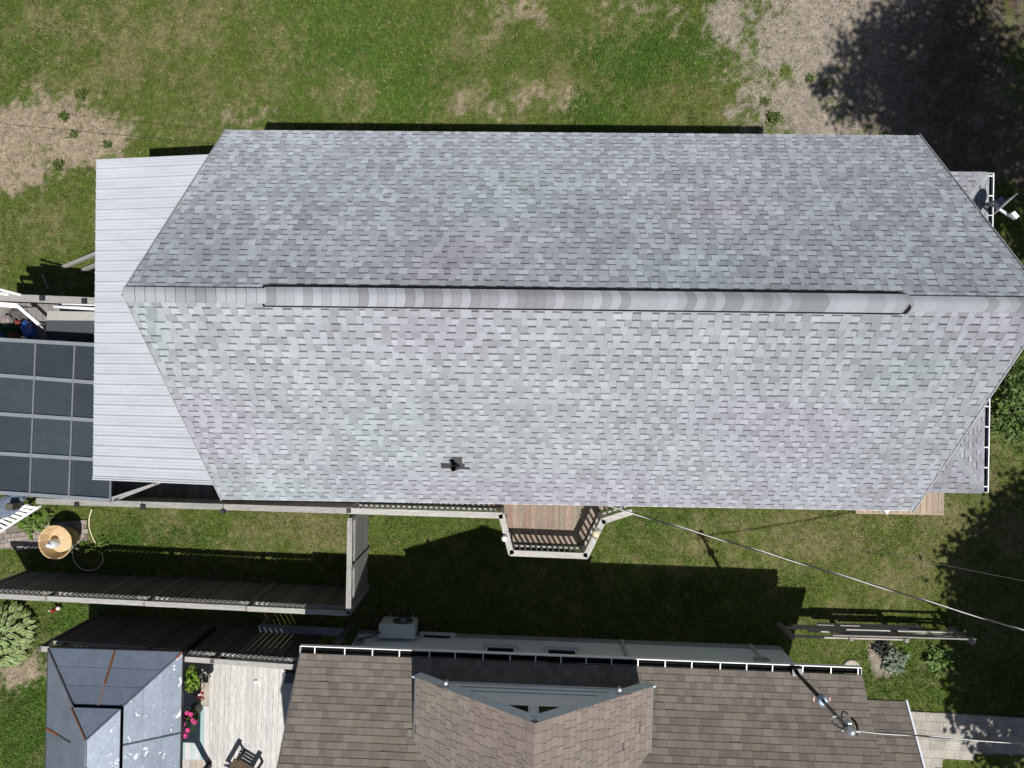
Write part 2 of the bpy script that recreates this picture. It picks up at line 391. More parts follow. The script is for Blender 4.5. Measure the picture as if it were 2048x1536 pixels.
while z < 5.45:           # lapped siding, each course tilted
    z1 = min(z + .15, 5.5)
    for (a, b, nx, ny) in (((wx0, wy0), (wx1, wy0), 0, -1), ((wx1, wy0), (wx1, wy1), 1, 0), ((wx1, wy1), (wx0, wy1), 0, 1), ((wx0, wy1), (wx0, wy0), -1, 0)):
        o0 = .016
        walls.poly([HF(a[0] + nx * o0, a[1] + ny * o0, z), HF(b[0] + nx * o0, b[1] + ny * o0, z), HF(b[0], b[1], z1), HF(a[0], a[1], z1)], wc)
        walls.poly([HF(a[0], a[1], z), HF(b[0], b[1], z), HF(b[0] + nx * o0, b[1] + ny * o0, z), HF(a[0] + nx * o0, a[1] + ny * o0, z)], wc)
    z = z1
for x in (wx0, wx1): walls.poly([HF(x, wy0, 5.4), HF(x, wy1, 5.4), HF(x, HYR, RZ - .25)], wc)
w_ = walls.build('wall', 'vinyl', house)
fo = MB()
fo.box(HF((wx0 + wx1) / 2, (wy0 + wy1) / 2, .15), (wx1 - wx0 + .04, wy1 - wy0 + .04, .44), (.3, .29, .28), HF.rz); fo.build('foundation', 'stone', house)
for (x, y, n) in ((-3.5, wy0, -1), (3.5, wy0, -1), (5.6, wy0, -1), (-3, wy1, 1), (1, wy1, 1), (4.5, wy1, 1)):
    f = MB(); f.box(HF(x, y + n * .03, 3.6), (1.0, .06, 1.2), (.75, .75, .74), HF.rz); w = f.build('window', 'paint', house)
    f = MB(); f.box(HF(x, y + n * .056, 3.6), (.86, .02, 1.06), (.02, .025, .03), HF.rz); f.build('pane', 'dark_glass', w)
rf = MB(); dk = (.30, .31, .32)
pr = [(HY0, EZ), (HYR, RZ), (HY1, EZ)]
T = .14
for (ya, za, yb, zb) in ((HY0, EZ, HYR, RZ), (HYR, RZ, HY1, EZ)):
    nrm = Vector((0, -(zb - za), (yb - ya))).normalized() * T
    p = [HF(HX0, ya, za), HF(HX1, ya, za), HF(HX1, yb, zb), HF(HX0, yb, zb)]
    dn = HF.d(0, 0, -T * 1.4)
    rf.hexa([q + dn for q in p] + p, dk)
roof = rf.build('roof', 'shingle', house)
SL = math.hypot(3.595, 3.6); E = .1432
ex = HF.d(1, 0); eslo = HF.d(0, 3.595, 3.6); eshi = HF.d(0, -3.595, 3.6)
OX = .02
lo = shingles(HF(HX0 - OX, HY0 - .015, EZ - .012), ex, eslo, HX1 - HX0 + 2 * OX, SL + .01, E, (.085, .165), lambda x, s, d: grey_col(x, s, d), .60)
hi = shingles(HF(HX1 + OX, HY1 + .015, EZ - .012), -ex, eshi, HX1 - HX0 + 2 * OX, SL + .01, E, (.085, .165), lambda x, s, d: grey_col(HX1 - x, s, d, True), .60)
# lower porch roof past the right gable: hip roof seen under the rake
PX1, PY0, PY1, PZ, PP = 10.22, -2.36, 4.74, 3.46, .5
PX0 = 6.6; run = PX1 - PX0; RIS = run * PP
pb = MB()
A_ = [HF(PX0, PY0, PZ), HF(PX1, PY0, PZ), HF(PX1, PY1, PZ), HF(PX0, PY1, PZ)]
tA, tB = HF(PX0, PY0 + run, PZ + RIS), HF(PX0, PY1 - run, PZ + RIS)
if PY1 - run < PY0 + run:
    mid = (PY0 + PY1) / 2; tA = tB = HF(PX1 - (PY1 - PY0) / 2, mid, PZ + (PY1 - PY0) / 2 * PP)
dn = HF.d(0, 0, -.12)
apex = tA
pb.poly([A_[0], A_[1], apex], dk); pb.poly([A_[1], A_[2], apex], dk); pb.poly([A_[2], A_[3], apex], dk)
for i in range(4): pb.poly([A_[i] + dn, A_[(i + 1) % 4] + dn, A_[(i + 1) % 4], A_[i]], (.7, .7, .7))
pb.poly([a + dn for a in reversed(A_)], (.7, .7, .7))
porch = pb.build('porch_roof', 'shingle', house)
hw = (PY1 - PY0) / 2; psl = math.hypot(1, PP)
def pcol(x, s, d): return mul(grey_col(x + 60, s + 9, d), .97)
k = psl / 1.0
ps = shingles(HF(PX1 + .02, PY0, PZ + .004), HF.d(0, 1), HF.d(-1, 0, PP), PY1 - PY0, hw * psl, E, (.09, .2), pcol, .6, lines=[(-1, 1 / k, 0), (1, 1 / k, PY1 - PY0)])
ps += shingles(HF(PX0, PY0 - .02, PZ + .004), HF.d(1, 0), HF.d(0, 1, PP), PX1 - PX0, 2.2, E, (.09, .2), pcol, .6, lines=[(1, 1 / k, PX1 - PX0)])
ps += shingles(HF(PX1, PY1 + .02, PZ + .004), HF.d(-1, 0), HF.d(0, -1, PP), PX1 - PX0, 2.2, E, (.09, .2), pcol, .6, lines=[(-1, 1 / k, 0)])
mbp = MB()
ps = sorted(ps, key=lambda p: -p.area)
emit_shingles(lo + hi, roof, 300)
for p in ps: p.add(mbp)
mbp.build('porch_shingle_field', 'shingle', porch, kind='stuff')
for sgn in (0, 1):       # hip caps
    y0 = PY0 if sgn == 0 else PY1; d_ = 1 if sgn == 0 else -1
    for i in range(14):
        t0 = i * .2; t1 = t0 + .26
        a = HF(PX1 - t0, y0 + d_ * t0, PZ + t0 * PP + .03); b = HF(PX1 - t1, y0 + d_ * t1, PZ + t1 * PP + .018)
        sd = HF.d(.14, d_ * .14, -.05); se_ = HF.d(-.14, -d_ * .14, -.05)
        m = MB(); cc = grey_col(i, sgn * 5, False); la = HF.d(.13, .0, -.055 * 1) ; lb = HF.d(0, -d_ * .13, -.055)
        wA = HF.d(0, d_ * .16, -.0) ; wB = HF.d(-.16, 0, 0)
        m.poly([a, a + HF.d(0, d_ * .17, -.012), b + HF.d(0, d_ * .17, -.012), b], cc); m.poly([a + HF.d(-.17, 0, -.012), a, b, b + HF.d(-.17, 0, -.012)], cc)
        m.build('hip_cap', 'shingle', porch)
# gutters
def gutter(parent, a, b, out, lip=.012, w=.115, step=.55, first=.12, col=(.86, .87, .88), hang=True):
    a = Vector(a); b = Vector(b); d = (b - a).normalized(); L = (b - a).length; out = Vector(out).normalized()
    g = MB(); debris_shade = (.003, .003, .003)
    z_ = Vector((0, 0, 1))
    def strip(o0, o1, z0, z1, c): g.hexa([a + out * o0 + z_ * z0, b + out * o0 + z_ * z0, b + out * o1 + z_ * z0, a + out * o1 + z_ * z0, a + out * o0 + z_ * z1, b + out * o0 + z_ * z1, b + out * o1 + z_ * z1, a + out * o1 + z_ * z1], c)
    strip(0, .006, -.115, -.05, (.05, .05, .05)); strip(w - .018, w, -.018, .004, col); strip(w - .006, w - .001, -.115, -.018, col)
    strip(.006, w - .006, -.115, -.109, col); 
    for e_ in (a, b): g.box(e_ + out * w / 2 - z_ * .055, (.006, w - .002, .118), col, math.atan2(d.y, d.x))
    o = g.build('gutter', 'paint', parent); g = MB(); strip(.007, w - .008, -.108, -.095, (.006, .006, .006)); g.build('gutter_debris_shade', 'bark', o)  # debris coloured near black, with the shade of the trough painted in
    if hang:
        x = first
        while x < L:
            h = MB(); h.bar(a + d * x + out * .004 + z_ * .006, a + d * x + out * (w - .004) + z_ * .006, .022, .006, col); h.build('hanger', 'paint', o); x += step * U(.9, 1.1)
    return o
gutter(house, HF(PX1 + .02, PY0, PZ), HF(PX1 + .02, PY1, PZ), HF.d(1, 0), step=.42, first=.13)
# ridge caps and the raised ridge vent
def cap_strip(x0, x1, h, hw_, mb, col):
    prof = []
    for t in (-1, -.72, -.46, -.22, 0, .22, .46, .72, 1):
        d_ = t * hw_ - .012; prof.append((d_, -(math.sqrt(d_ * d_ + .0022) - .047)))
    cv = lambda y: .04 * (1 - ((y + .012) / hw_) ** 2)
    for i in range(8):
        (ya, za), (yb, zb) = prof[i], prof[i + 1]; ca, cb = cv(ya), cv(yb)
        mb.poly([HF(x0 + ca, HYR + ya, RZ + za + h[0]), HF(x1 + ca, HYR + ya, RZ + za + h[1]), HF(x1 + cb, HYR + yb, RZ + zb + h[1]), HF(x0 + cb, HYR + yb, RZ + zb + h[0])], col, True)
        mb.poly([HF(x1 + ca, HYR + ya, RZ + za + h[1]), HF(x1 + cb, HYR + yb, RZ + zb + h[1]), HF(x1 + cb + .006, HYR + yb, RZ + zb + h[1] - .016), HF(x1 + ca + .006, HYR + ya, RZ + za + h[1] - .016)], mul(col, .35))
    for sgn in (0, 8):
        ya, za = prof[sgn]
        mb.poly([HF(x0, HYR + ya, RZ + za + h[0]), HF(x1, HYR + ya, RZ + za + h[1]), HF(x1, HYR + ya, RZ + za + h[1] - .012), HF(x0, HYR + ya, RZ + za + h[0] - .012)], mul(col, .6))
VX0, VX1 = -3.90, 5.50
x = HX0 - .03
while x < HX1 + .02:
    v_ = VX0 < x < VX1 - .05
    st = .136 if v_ else .15
    k = random.choice((.72, .84, .97, 1.05, 1.12)); tint = fb(x * .6, 2.2) * .8
    col = mul(mixc((.285, .302, .325), (.288, .288, .322), min(max((tint - .4) * 3, 0), 1)), k)
    mb = MB(); hb = .012 + .028 * min(max((x - VX0) / .8, 0), 1) if v_ else .012
    cap_strip(x, min(x + st + (.03 if not v_ or x + st < VX1 else 0), HX1 + .04), (hb, hb + .012), .136 if v_ else .112, mb, col)
    mb.build('ridge_cap', 'shingle', roof); x += st
vb = MB(); blk = (.008, .008, .010)
for sgn in (-1, 1):
    ou = .168 if sgn > 0 else .165; q = [(HYR + sgn * .095, RZ - .075), (HYR + sgn * ou, RZ - ou + .02)]
    up = Vector((0, 0, .020))
    a0, a1 = HF(VX0, q[0][0], q[0][1] + .001), HF(VX1 - .05, q[0][0], q[0][1] + .001); b0, b1 = HF(VX0, q[1][0], q[1][1] + .002), HF(VX1 - .05, q[1][0], q[1][1] + .002)
    am, bm = a0.lerp(a1, .09), b0.lerp(b1, .09); lo_ = Vector((0, 0, .001))
    vb.hexa([a0, am, bm, b0, a0 + lo_, am + up, bm + up, b0 + lo_], blk); vb.hexa([am, a1, b1, bm, am + up, a1 + up, b1 + up, bm + up], blk)
for i in range(10):
    ta, tb_ = -1 + i * .2, -.8 + i * .2
    e = lambda t, o, h: HF(VX1 - .0 + .05 * (1 - t * t) + o, HYR + t * .15 - .01, RZ - (math.sqrt((t * .15) ** 2 + .0022) - .047) + .055 + h)
    vb.hexa([e(ta, -.05, -.06), e(ta, .022, -.06), e(tb_, .022, -.06), e(tb_, -.05, -.06), e(ta, -.05, -.012), e(ta, .022, -.012), e(tb_, .022, -.012), e(tb_, -.05, -.012)], blk)
vb.build('ridge_vent', 'plastic', roof)
# drip edges on rakes and eaves
for (a, b) in ((HF(HX0 + .0, HY0, EZ), HF(HX0 + .0, HYR, RZ)), (HF(HX0 + .0, HY1, EZ), HF(HX0 + .0, HYR, RZ)), (HF(HX1 + .01, HY0, EZ), HF(HX1 + .01, HYR, RZ)), (HF(HX1 + .01, HY1, EZ), HF(HX1 + .01, HYR, RZ))):
    m = MB(); m.bar(a - Vector((0, 0, .08)), b - Vector((0, 0, .08)), .02, .16, (.34, .35, .37)); m.build('rake_board', 'paint', house)
for (y, s_) in ((HY0 - .012, 1), (HY1 + .012, 1)):
    m = MB(); m.bar(HF(HX0, y, EZ - .1), HF(HX1, y, EZ - .1), .03, .16, (.66, .67, .68)); m.build('fascia', 'paint', house)
# vent pipe with flashing on the lower slope
bp = P(912, 931, 6.43); ly = (HF.m.transposed() @ bp)
def on_lo(x, y, h=0): return HF(x, y, EZ + (y - HY0) / 3.595 * 3.6 + h)
vx, vy = ly.x, ly.y
m = MB(); m.tube([on_lo(vx, vy, -.05), on_lo(vx, vy, .44)], .047, (.012, .012, .013), 14, cap=False); m.tube([on_lo(vx, vy, .445), on_lo(vx, vy, -.02)], .038, (.004, .004, .004), 14, cap=False)
m.lathe(on_lo(vx, vy, .05), [(.085, -.05), (.075, .02), (.05, .09)], (.03, .03, .032), 16, close=False)
vp = m.build('vent_pipe', 'plastic', house)
m = MB(); p = [on_lo(vx - .27, vy - .05, .016), on_lo(vx + .26, vy - .07, .018), on_lo(vx + .26, vy + .05, .016), on_lo(vx - .27, vy + .06, .016)]
m.hexa([q - Vector((0, 0, .014)) for q in p] + p, (.045, .045, .05)); m.build('flashing', 'shingle', vp)
m = MB(); p = [on_lo(vx - .08, vy + .04, .02), on_lo(vx + .13, vy + .04, .02), on_lo(vx + .13, vy + .19, .02), on_lo(vx - .05, vy + .19, .02)]
m.hexa([q - Vector((0, 0, .014)) for q in p] + p, (.06, .06, .065)); m.build('flashing', 'shingle', vp)
# white downspout at the lower right corner
m = MB(); q = P(1774, 1019, 5.3)
m.hexa([q + Vector(t) for t in ((-.16, .12, -.1), (0, -.10, -.1), (.16, .12, -.1), (0, .2, -.1), (-.16, .12, 0), (0, -.10, 0), (.16, .12, 0), (0, .2, 0))], (.8, .8, .8))
m.bar(q + Vector((0, .1, -.05)), Vector((q.x, q.y + .1, .1)), .07, .07, (.8, .8, .8)); m.build('downspout', 'paint', house)
# porch posts
for y in (PY0 + .25, PY1 - .3):
    m = MB(); m.bar(HF(PX1 - .25, y, .0), HF(PX1 - .25, y, PZ - .1), .12, .12, (.7, .7, .69)); m.build('porch_post', 'paint', house)

# small entry deck under the lower right corner
ED = Fr(P(1888, 1028, 1.0), R(-.8)); ed = thing('entry_deck', 'small reddish plank landing at the lower right corner of grey roof', 'deck', ED(-.8, .4, 0) - Vector((0, 0, 1)))
for i in range(15):
    m = MB(); x = -.075 - i * .15; c = mixc((.30, .235, .19), (.34, .27, .20), random.random())
    m.box(ED(x, .75, -.015), (.142, 1.5, .032), mul(c, U(.85, 1.1)), ED.rz); m.build('plank', 'wood_y', ed)
m = MB(); m.box(ED(-1.1, -.02, -.12), (2.24, .035, .17), (.30, .24, .19), ED.rz); m.build('rim_joist', 'wood_x', ed)
for x in (-.1, -1.1, -2.1):
    m = MB(); m.bar(ED(x, .06, -.98), ED(x, .06, -.2), .09, .09, (.25, .2, .16)); m.build('leg', 'wood_z', ed)

# ---------------------------------------------------------------- white ribbed metal patio cover
mc = thing('patio_cover', 'white ribbed metal patio cover left of the grey roof', 'patio cover', HF(-7.6, 1.2, 0))
MX0, MX1, MY0, MY1, MZ0, MZ1 = -9.56, -5.7, -2.31, 4.72, 3.86, 4.5
white = (.40, .425, .46)
def mz(x): return lerp(MZ0, MZ1, (x - MX0) / (MX1 - MX0))
pitch = .2285; nr = int(round((MY1 - MY0) / pitch)); pitch = (MY1 - MY0) / nr
for s_ in range(0, nr, 4):
    m = MB()
    for r_ in range(s_, min(s_ + 4, nr)):
        y = MY0 + r_ * pitch
        prof = [(0, .0), (.018, .02), (.040, .02), (.058, 0), (.105, 0), (.112, .005), (.124, .005), (.131, 0), (.165, 0), (.172, .005), (.184, .005), (.191, 0), (pitch, 0)]
        for (a, b) in zip(prof[:-1], prof[1:]):
            m.poly([HF(MX0, y + a[0], MZ0 + a[1]), HF(MX1, y + a[0], MZ1 + a[1]), HF(MX1, y + b[0], MZ1 + b[1]), HF(MX0, y + b[0], MZ0 + b[1])], white)
    m.build('roof_sheet', 'sheet_metal', mc)
for (y0_) in (MY0 - .02, MY1 + .01):
    m = MB(); m.bar(HF(MX0, y0_, MZ0 - .03), HF(MX1, y0_, MZ1 - .03), .03, .10, white); m.build('edge_trim', 'paint', mc)
m = MB(); m.bar(HF(MX0 + .06, MY0, MZ0 - .09), HF(MX0 + .06, MY1, MZ0 - .09), .04, .16, (.5, .5, .5)); m.build('beam', 'wood_y', mc)
for y in (MY0 + .15, 1.2, MY1 - .15):
    m = MB(); m.bar(HF(MX0 + .15, y, 0), HF(MX0 + .15, y, MZ0 - .17), .1, .1, (.4, .38, .35)); m.build('post', 'wood_z', mc)
pa, pb_ = P(222, 997, 3.05), P(310, 968, 3.7)
m = MB(); m.bar(pa, pb_, .05, .09, (.33, .32, .31)); m.bar(pa + Vector((.0, -.06, -.25)), pb_ + Vector((0, 0, -.25)), .04, .06, (.33, .32, .31)); m.build('brace', 'wood_x', mc)

# ---------------------------------------------------------------- dark glazed pergola
GZ = 3.2
pg = thing('glazed_pergola', 'grey framed pergola roofed with dark tinted panels', 'pergola', P(60, 850, 0))
rows = [(-20, 678, 230, 692), (-20, 749, 230, 768), (-20, 826, 230, 843), (-20, 905, 230, 921), (-20, 983, 222, 1000)]
cols = [(-6, 680, -32, 985), (74, 684, 62, 990), (152, 688, 140, 995), (232, 692, 222, 1000)]
def pgp(i, j):             # row i, column j crossing
    x0, y0, x1, y1 = rows[i]; cx = lerp(cols[j][0], cols[j][2], i / 4)
    t = (cx - x0) / (x1 - x0); return P(cx, lerp(y0, y1, t), GZ - .02 * i)
frc = (.165, .182, .205)
for i in range(4):
    for j in range(3):
        a, b, c_, d_ = pgp(i, j), pgp(i, j + 1), pgp(i + 1, j + 1), pgp(i + 1, j)
        m = MB(); m.hexa([d_ - Vector((0, 0, .02)), c_ - Vector((0, 0, .02)), b - Vector((0, 0, .02)), a - Vector((0, 0, .02)), d_, c_, b, a], mul((.036, .046, .054), U(.85, 1.15)))
        m.build('panel', 'dark_glass', pg)
    # panels continue out of the frame on the left
for i in range(5):
    m = MB(); a = pgp(i, 0); b = pgp(i, 3); m.bar(a + (a - b) * .35 + Vector((0, 0, .02)), b + Vector((0, 0, .02)), .085, .06, frc); m.build('rafter', 'paint', pg)
for j in range(4):
    m = MB(); m.bar(pgp(0, j) + Vector((0, 0, .03)), pgp(4, j) + Vector((0, 0, .03)), .034, .05, mul(frc, .8)); m.build('glazing_bar', 'paint', pg)
for i in range(4):
    a, b, c_, d_ = pgp(i, 0), pgp(i, 0) + (pgp(i, 0) - pgp(i, 1)), pgp(i + 1, 0) + (pgp(i + 1, 0) - pgp(i + 1, 1)), pgp(i + 1, 0)
    m = MB(); t = Vector((0, 0, .02)); m.hexa([b - t, a - t, d_ - t, c_ - t, b, a, d_, c_][0:4] + [b, a, d_, c_], (.028, .035, .042)); m.build('panel', 'dark_glass', pg)
for q in (pgp(0, 3), pgp(4, 3), pgp(0, 0), pgp(4, 0)):
    m = MB(); m.bar((q.x, q.y, 1.9), (q.x, q.y, q.z - .04), .09, .09, frc); m.build('post', 'paint', pg)

# ---------------------------------------------------------------- raised deck and balcony
DZ, RL = 1.9, 2.8
dk_ = thing('raised_deck', 'raised weathered wood deck with railing and angled bay along the grey house', 'deck', (-5, -2.2, 0))
S0, S1 = P(72, 1002, RL), P(1003, 1031, RL)
bayp = [P(1003, 1031, RL), P(1022, 1106, RL), P(1172, 1112, RL), P(1206, 1042, RL), P(1262, 1024, RL)]
N0, N1 = P(-60, 592, RL), P(420, 612, RL)
def south_y(x):
    if x <= S1.x: return lerp(S0.y, S1.y, (x - S0.x) / (S1.x - S0.x))
    b = bayp
    for i in range(4):
        if b[i].x <= x <= b[i + 1].x: return lerp(b[i].y, b[i + 1].y, (x - b[i].x) / (b[i + 1].x - b[i].x))
    return -2.0
x = -13.6; gw = (.24, .225, .21)
while x < bayp[4].x:
    y0 = (south_y(x) + south_y(x + .14)) / 2 + .05 if x > S0.x - .3 else -1.6
    left = x < -5.6
    y1 = (lerp(N0.y, N1.y, (x - N0.x) / (N1.x - N0.x)) - .05) if left else -1.55
    c = mixc(mixc((.255, .165, .135), (.25, .21, .165), random.random()), (.2, .16, .13), U(0, .5)) if x > -1 else mul((.20, .19, .18), U(.8, 1.1))
    m = MB(); m.box((x + .07, (y0 + y1) / 2, DZ - .016), (.139, y1 - y0, .032), mul(c, U(.85, 1.1))); m.build('plank', 'wood_y', dk_)
    x += .1445
rc = (.37, .36, .345)
def rail(a, b, cap=True, bal=True, wd=.14, solid=False, col=rc, pitch=.132, lower=True, ext=.03):
    a = Vector(a); b = Vector(b); d = (b - a); L = d.length; d.normalize()
    hd = 'wood_x' if abs(d.x) > abs(d.y) else 'wood_y'
    if cap:
        m = MB(); m.bar(a, b, wd, .036, mul(col, U(.92, 1.05)), ext=ext); m.build('top_rail', hd, dk_)
    if lower:
        m = MB(); z0 = DZ + .09; m.bar((a.x, a.y, z0), (b.x, b.y, z0), .04, .085, mul(col, .85)); m.build('bottom_rail', hd, dk_)
        m = MB(); z0 = RL - .07; m.bar((a.x, a.y, z0), (b.x, b.y, z0), .04, .085, mul(col, .85)); m.build('upper_rail', hd, dk_)
    if solid:
        n = int(L / .14)
        for i in range(n):
            p = a + d * ((i + .5) * L / n); m = MB(); m.bar((p.x, p.y + .02, DZ - .1), (p.x, p.y + .02, RL - .03), L / n - .004, .02, mul((.24, .22, .2), U(.8, 1.1)), up=(d.y, -d.x, 0)); m.build('fence_board', 'wood_z', dk_)
    elif bal:
        n = int(L / pitch)
        for i in range(n):
            p = a + d * ((i + .5) * L / n); m = MB(); m.box((p.x, p.y - .03 * abs(d.x), (DZ + RL) / 2 - .02), (.038, .038, RL - DZ - .05), mul(col, U(.75, .95)), math.atan2(d.y, d.x)); m.build('baluster', 'wood_z', dk_)
XG = P(697, 1010, RL).x
gate = Vector((XG, south_y(XG), RL))
for (pa, pb2) in ((72, 285), (285, 447), (447, 697)):
    a = P(pa, 1002 + (pa - 72) * .0312, RL); b = P(pb2, 1002 + (pb2 - 72) * .0312, RL)
    rail(a, b, solid=True, col=(.27, .26, .245), ext=-.01)
rail(gate, S1); rail(bayp[0], bayp[1]); rail(bayp[1], bayp[2]); rail(bayp[2], bayp[3]); rail(bayp[3], bayp[4], col=(.38, .36, .34))
for (pa, pb2) in ((-60, 85), (85, 170), (170, 420)):
    a = P(pa, 592 + (pa + 60) * .0417, RL); b = P(pb2, 592 + (pb2 + 60) * .0417, RL); rail(a, b, solid=True, col=(.26, .25, .24), wd=.17, ext=-.005)
for (px, py, s) in ((155, 1008, .1), (287, 1013, .115), (447, 1022, .1), (698, 1021, .095), (86, 596, .12), (170, 602, .12)):
    q = P(px, py, RL); m = MB(); m.bar((q.x, q.y, 0), (q.x, q.y, RL + .03), .09, .09, (.3, .28, .26)); po = m.build('post', 'wood_z', dk_)
    m = MB(); s = .125 * (s / .11)
    m.hexa([q + Vector((sx * s / 2, sy * s / 2, .022)) for sx, sy in ((-1, -1), (1, -1), (1, 1), (-1, 1))] + [q + Vector((sx * s * .32, sy * s * .32, .075)) for sx, sy in ((-1, -1), (1, -1), (1, 1), (-1, 1))], (.022, .024, .03))
    m.build('post_cap', 'plastic', po)
for q in (bayp[1], bayp[2], bayp[3], S1):
    m = MB(); m.bar((q.x, q.y, -.1), (q.x, q.y, RL - .02), .09, .09, (.33, .31, .29)); m.build('post', 'wood_z', dk_)
m = MB(); m.bar((S0.x, S0.y + .03, DZ - .14), (S1.x, S1.y + .03, DZ - .14), .035, .2, (.22, .2, .19)); m.build('rim_joist', 'wood_x', dk_)
for i in range(3):
    a, b = bayp[i], bayp[i + 1]; m = MB(); m.bar((a.x, a.y + .03, DZ - .14), (b.x, b.y + .03, DZ - .14), .035, .2, (.3, .27, .25)); m.build('rim_joist', 'wood_x', dk_)
m = MB(); m.bar((N0.x, N0.y + .0, DZ - .22), (N1.x, N1.y + .0, DZ - .22), .03, .5, (.2, .19, .18)); m.build('rim_joist', 'wood_x', dk_)
# two round lamps on the bay rail
q = P(1009, 1077, RL + .08); m = MB(); m.lathe(q - Vector((0, 0, .06)), [(.045, 0), (.07, .03), (.075, .07), (.06, .12), (.03, .145), (.004, .15)], (.8, .79, .77), 18)
tag(m.build('rail_lamp', 'plastic', None, loc=q), 'white ball shaped lamp on the left arm of the bay railing', 'lamp', 'lamps on the bay railing')
q = P(1192, 1068, RL + .05); m = MB(); m.lathe(q - Vector((0, 0, .03)), [(.085, 0), (.085, .045), (.07, .06), (.005, .064)], (.50, .42, .30), 20)
lm = tag(m.build('rail_lamp', 'plastic', None, loc=q), 'tan disc shaped lamp between dark bands on the right bay railing', 'lamp', 'lamps on the bay railing')
d_ = (bayp[3] - bayp[2]).normalized()
for s_ in (-1, 1):
    m = MB(); m.bar(q + d_ * .11 * s_ - Vector((d_.y, -d_.x, 0)) * .075, q + d_ * .11 * s_ + Vector((d_.y, -d_.x, 0)) * .075, .025, .05, (.12, .12, .12)); m.build('band', 'plastic', lm)

# ---------------------------------------------------------------- fences
def fence(name, label, cat, a, b, h, posts, board_w, colr, lattice=True, mat_b='wood_z', cap=True, capw=.125, gap=.004, gaps=None, horiz=False, capcol=(.30, .29, .275), ledge=True):
    a = Vector((a[0], a[1], 0)); b = Vector((b[0], b[1], 0)); d = b - a; L = d.length; d.normalize(); nrm = Vector((-d.y, d.x, 0))
    t = thing(name, label, cat, (a + b) / 2); hd = 'wood_x' if abs(d.x) > abs(d.y) else 'wood_y'
    Z = lambda p, z: Vector((p.x, p.y, z)); hb = h - (.46 if lattice else .04)
    pp = [0] + list(posts) + [L]
    for x in pp:
        p = a + d * x; m = MB(); m.bar(Z(p, -.1), Z(p, h + .02), .1, .1, mul(colr, 1.1)); m.build('post', 'wood_z', t)
    for x0, x1 in zip(pp[:-1], pp[1:]):
        p0, p1 = a + d * x0, a + d * x1
        if cap:
            m = MB(); o_ = U(-.012, .012); m.bar(Z(p0 + d * .04, h + o_), Z(p1 - d * .04, h - o_), capw, .036, mul(capcol, U(.9, 1.1)), ext=.03); m.build('cap_rail', hd, t)
        for zz in (.3, hb - .03):
            m = MB(); m.bar(Z(p0, zz) - nrm * .03, Z(p1, zz) - nrm * .03, .04, .09, mul(colr, .9)); m.build('rail', hd, t)
        if ledge and lattice:
            m = MB(); m.bar(Z(p0, hb + .015) + nrm * .0, Z(p1, hb + .015) + nrm * .0, .07, .03, mul(capcol, .95)); m.build('ledge', hd, t)
        if lattice:
            m = MB(); lz0, lz1 = hb + .03, h - .02; hh = lz1 - lz0
            for sgn in (0, 1):
                x = x0 - hh
                while x < x1:
                    xa, xb = (x, x + hh) if sgn == 0 else (x + hh, x); za, zb = lz0, lz1
                    lo_, hi_ = min(xa, xb), max(xa, xb)
                    if lo_ >= x0 and hi_ <= x1:
                        off = nrm * (.006 if sgn else -.006)
                        m.bar(Z(a + d * xa, za) + off, Z(a + d * xb, zb) + off, .035, .008, mul(capcol, .8), up=nrm)
                    x += .13
            m.build('lattice', hd, t, kind='stuff')
    if horiz:
        z = .08
        while z < hb:
            m = MB(); m.bar(Z(a, z + board_w / 2) + nrm * .012, Z(b, z + board_w / 2) + nrm * .012, .02, board_w - gap, mul(colr, U(.8, 1.15))); m.build('board', hd, t); z += board_w
    else:
        x = .0; i = 0
        while x < L - .02:
            w = min(board_w * U(.94, 1.04), L - x); g = gap
            if gaps and gaps[0] < x < gaps[1]: g = .024
            p = a + d * (x + w / 2); m = MB(); c = mul(colr, U(.72, 1.2)); c = mixc(c, (.06, .085, .06), .4 if random.random() < .2 else 0)
            hz = hb + U(-.01, .008)
            m.bar(Z(p, -.06) + nrm * .012, Z(p, hz) + nrm * .012, w - g, .02, c, up=nrm); m.build('board', mat_b, t); x += w
    return t
FA0, FA1 = P(-60, 1189, 2.15), P(697, 1227, 2.15)
LA = (FA1 - FA0).length; ks = [((px + 60) / 757) * LA for px in (93, 292, 496)]
fence('lattice_fence', 'long grey board fence topped with a lattice strip across the side yard', 'fence', FA0, FA1, 2.15, ks, .145, (.165, .15, .135))
CF0, CF1 = P(700, 1040, 2.15), P(697, 1222, 2.15)
fence('cross_fence', 'short weathered fence joining the raised deck to the lattice fence', 'fence', CF0, CF1, 2.15, [1.2], .14, (.24, .23, .22), lattice=True, horiz=True)
FB0, FB1 = P(80, 1297, 2.5), P(592, 1334, 2.5)
fence('patio_fence', 'dark board fence with lattice top between the two yards beside gazebo', 'fence', FB0, FB1, 2.5, [2.45, 4.2], .15, (.085, .078, .072), gaps=(4.55, 5.5), capcol=(.32, .31, .29), mat_b='wood_z')
# shaded rail and post beyond the end of that fence
m = MB(); a, b = P(520, 1256, .9), P(690, 1264, .9); m.bar(a, b, .2, .05, (.16, .17, .19)); m.bar((b.x, b.y, 0), (b.x, b.y, 1.9), .11, .11, (.13, .12, .11)); m.bar((a.x, a.y, 0), (a.x, a.y, .88), .1, .1, (.13, .12, .11))
tag(m.build('bench_rail', 'wood_x', None, loc=Vector((a.x, a.y, 0))), 'low shaded plank rail with a tall post behind the lattice fence', 'rail')
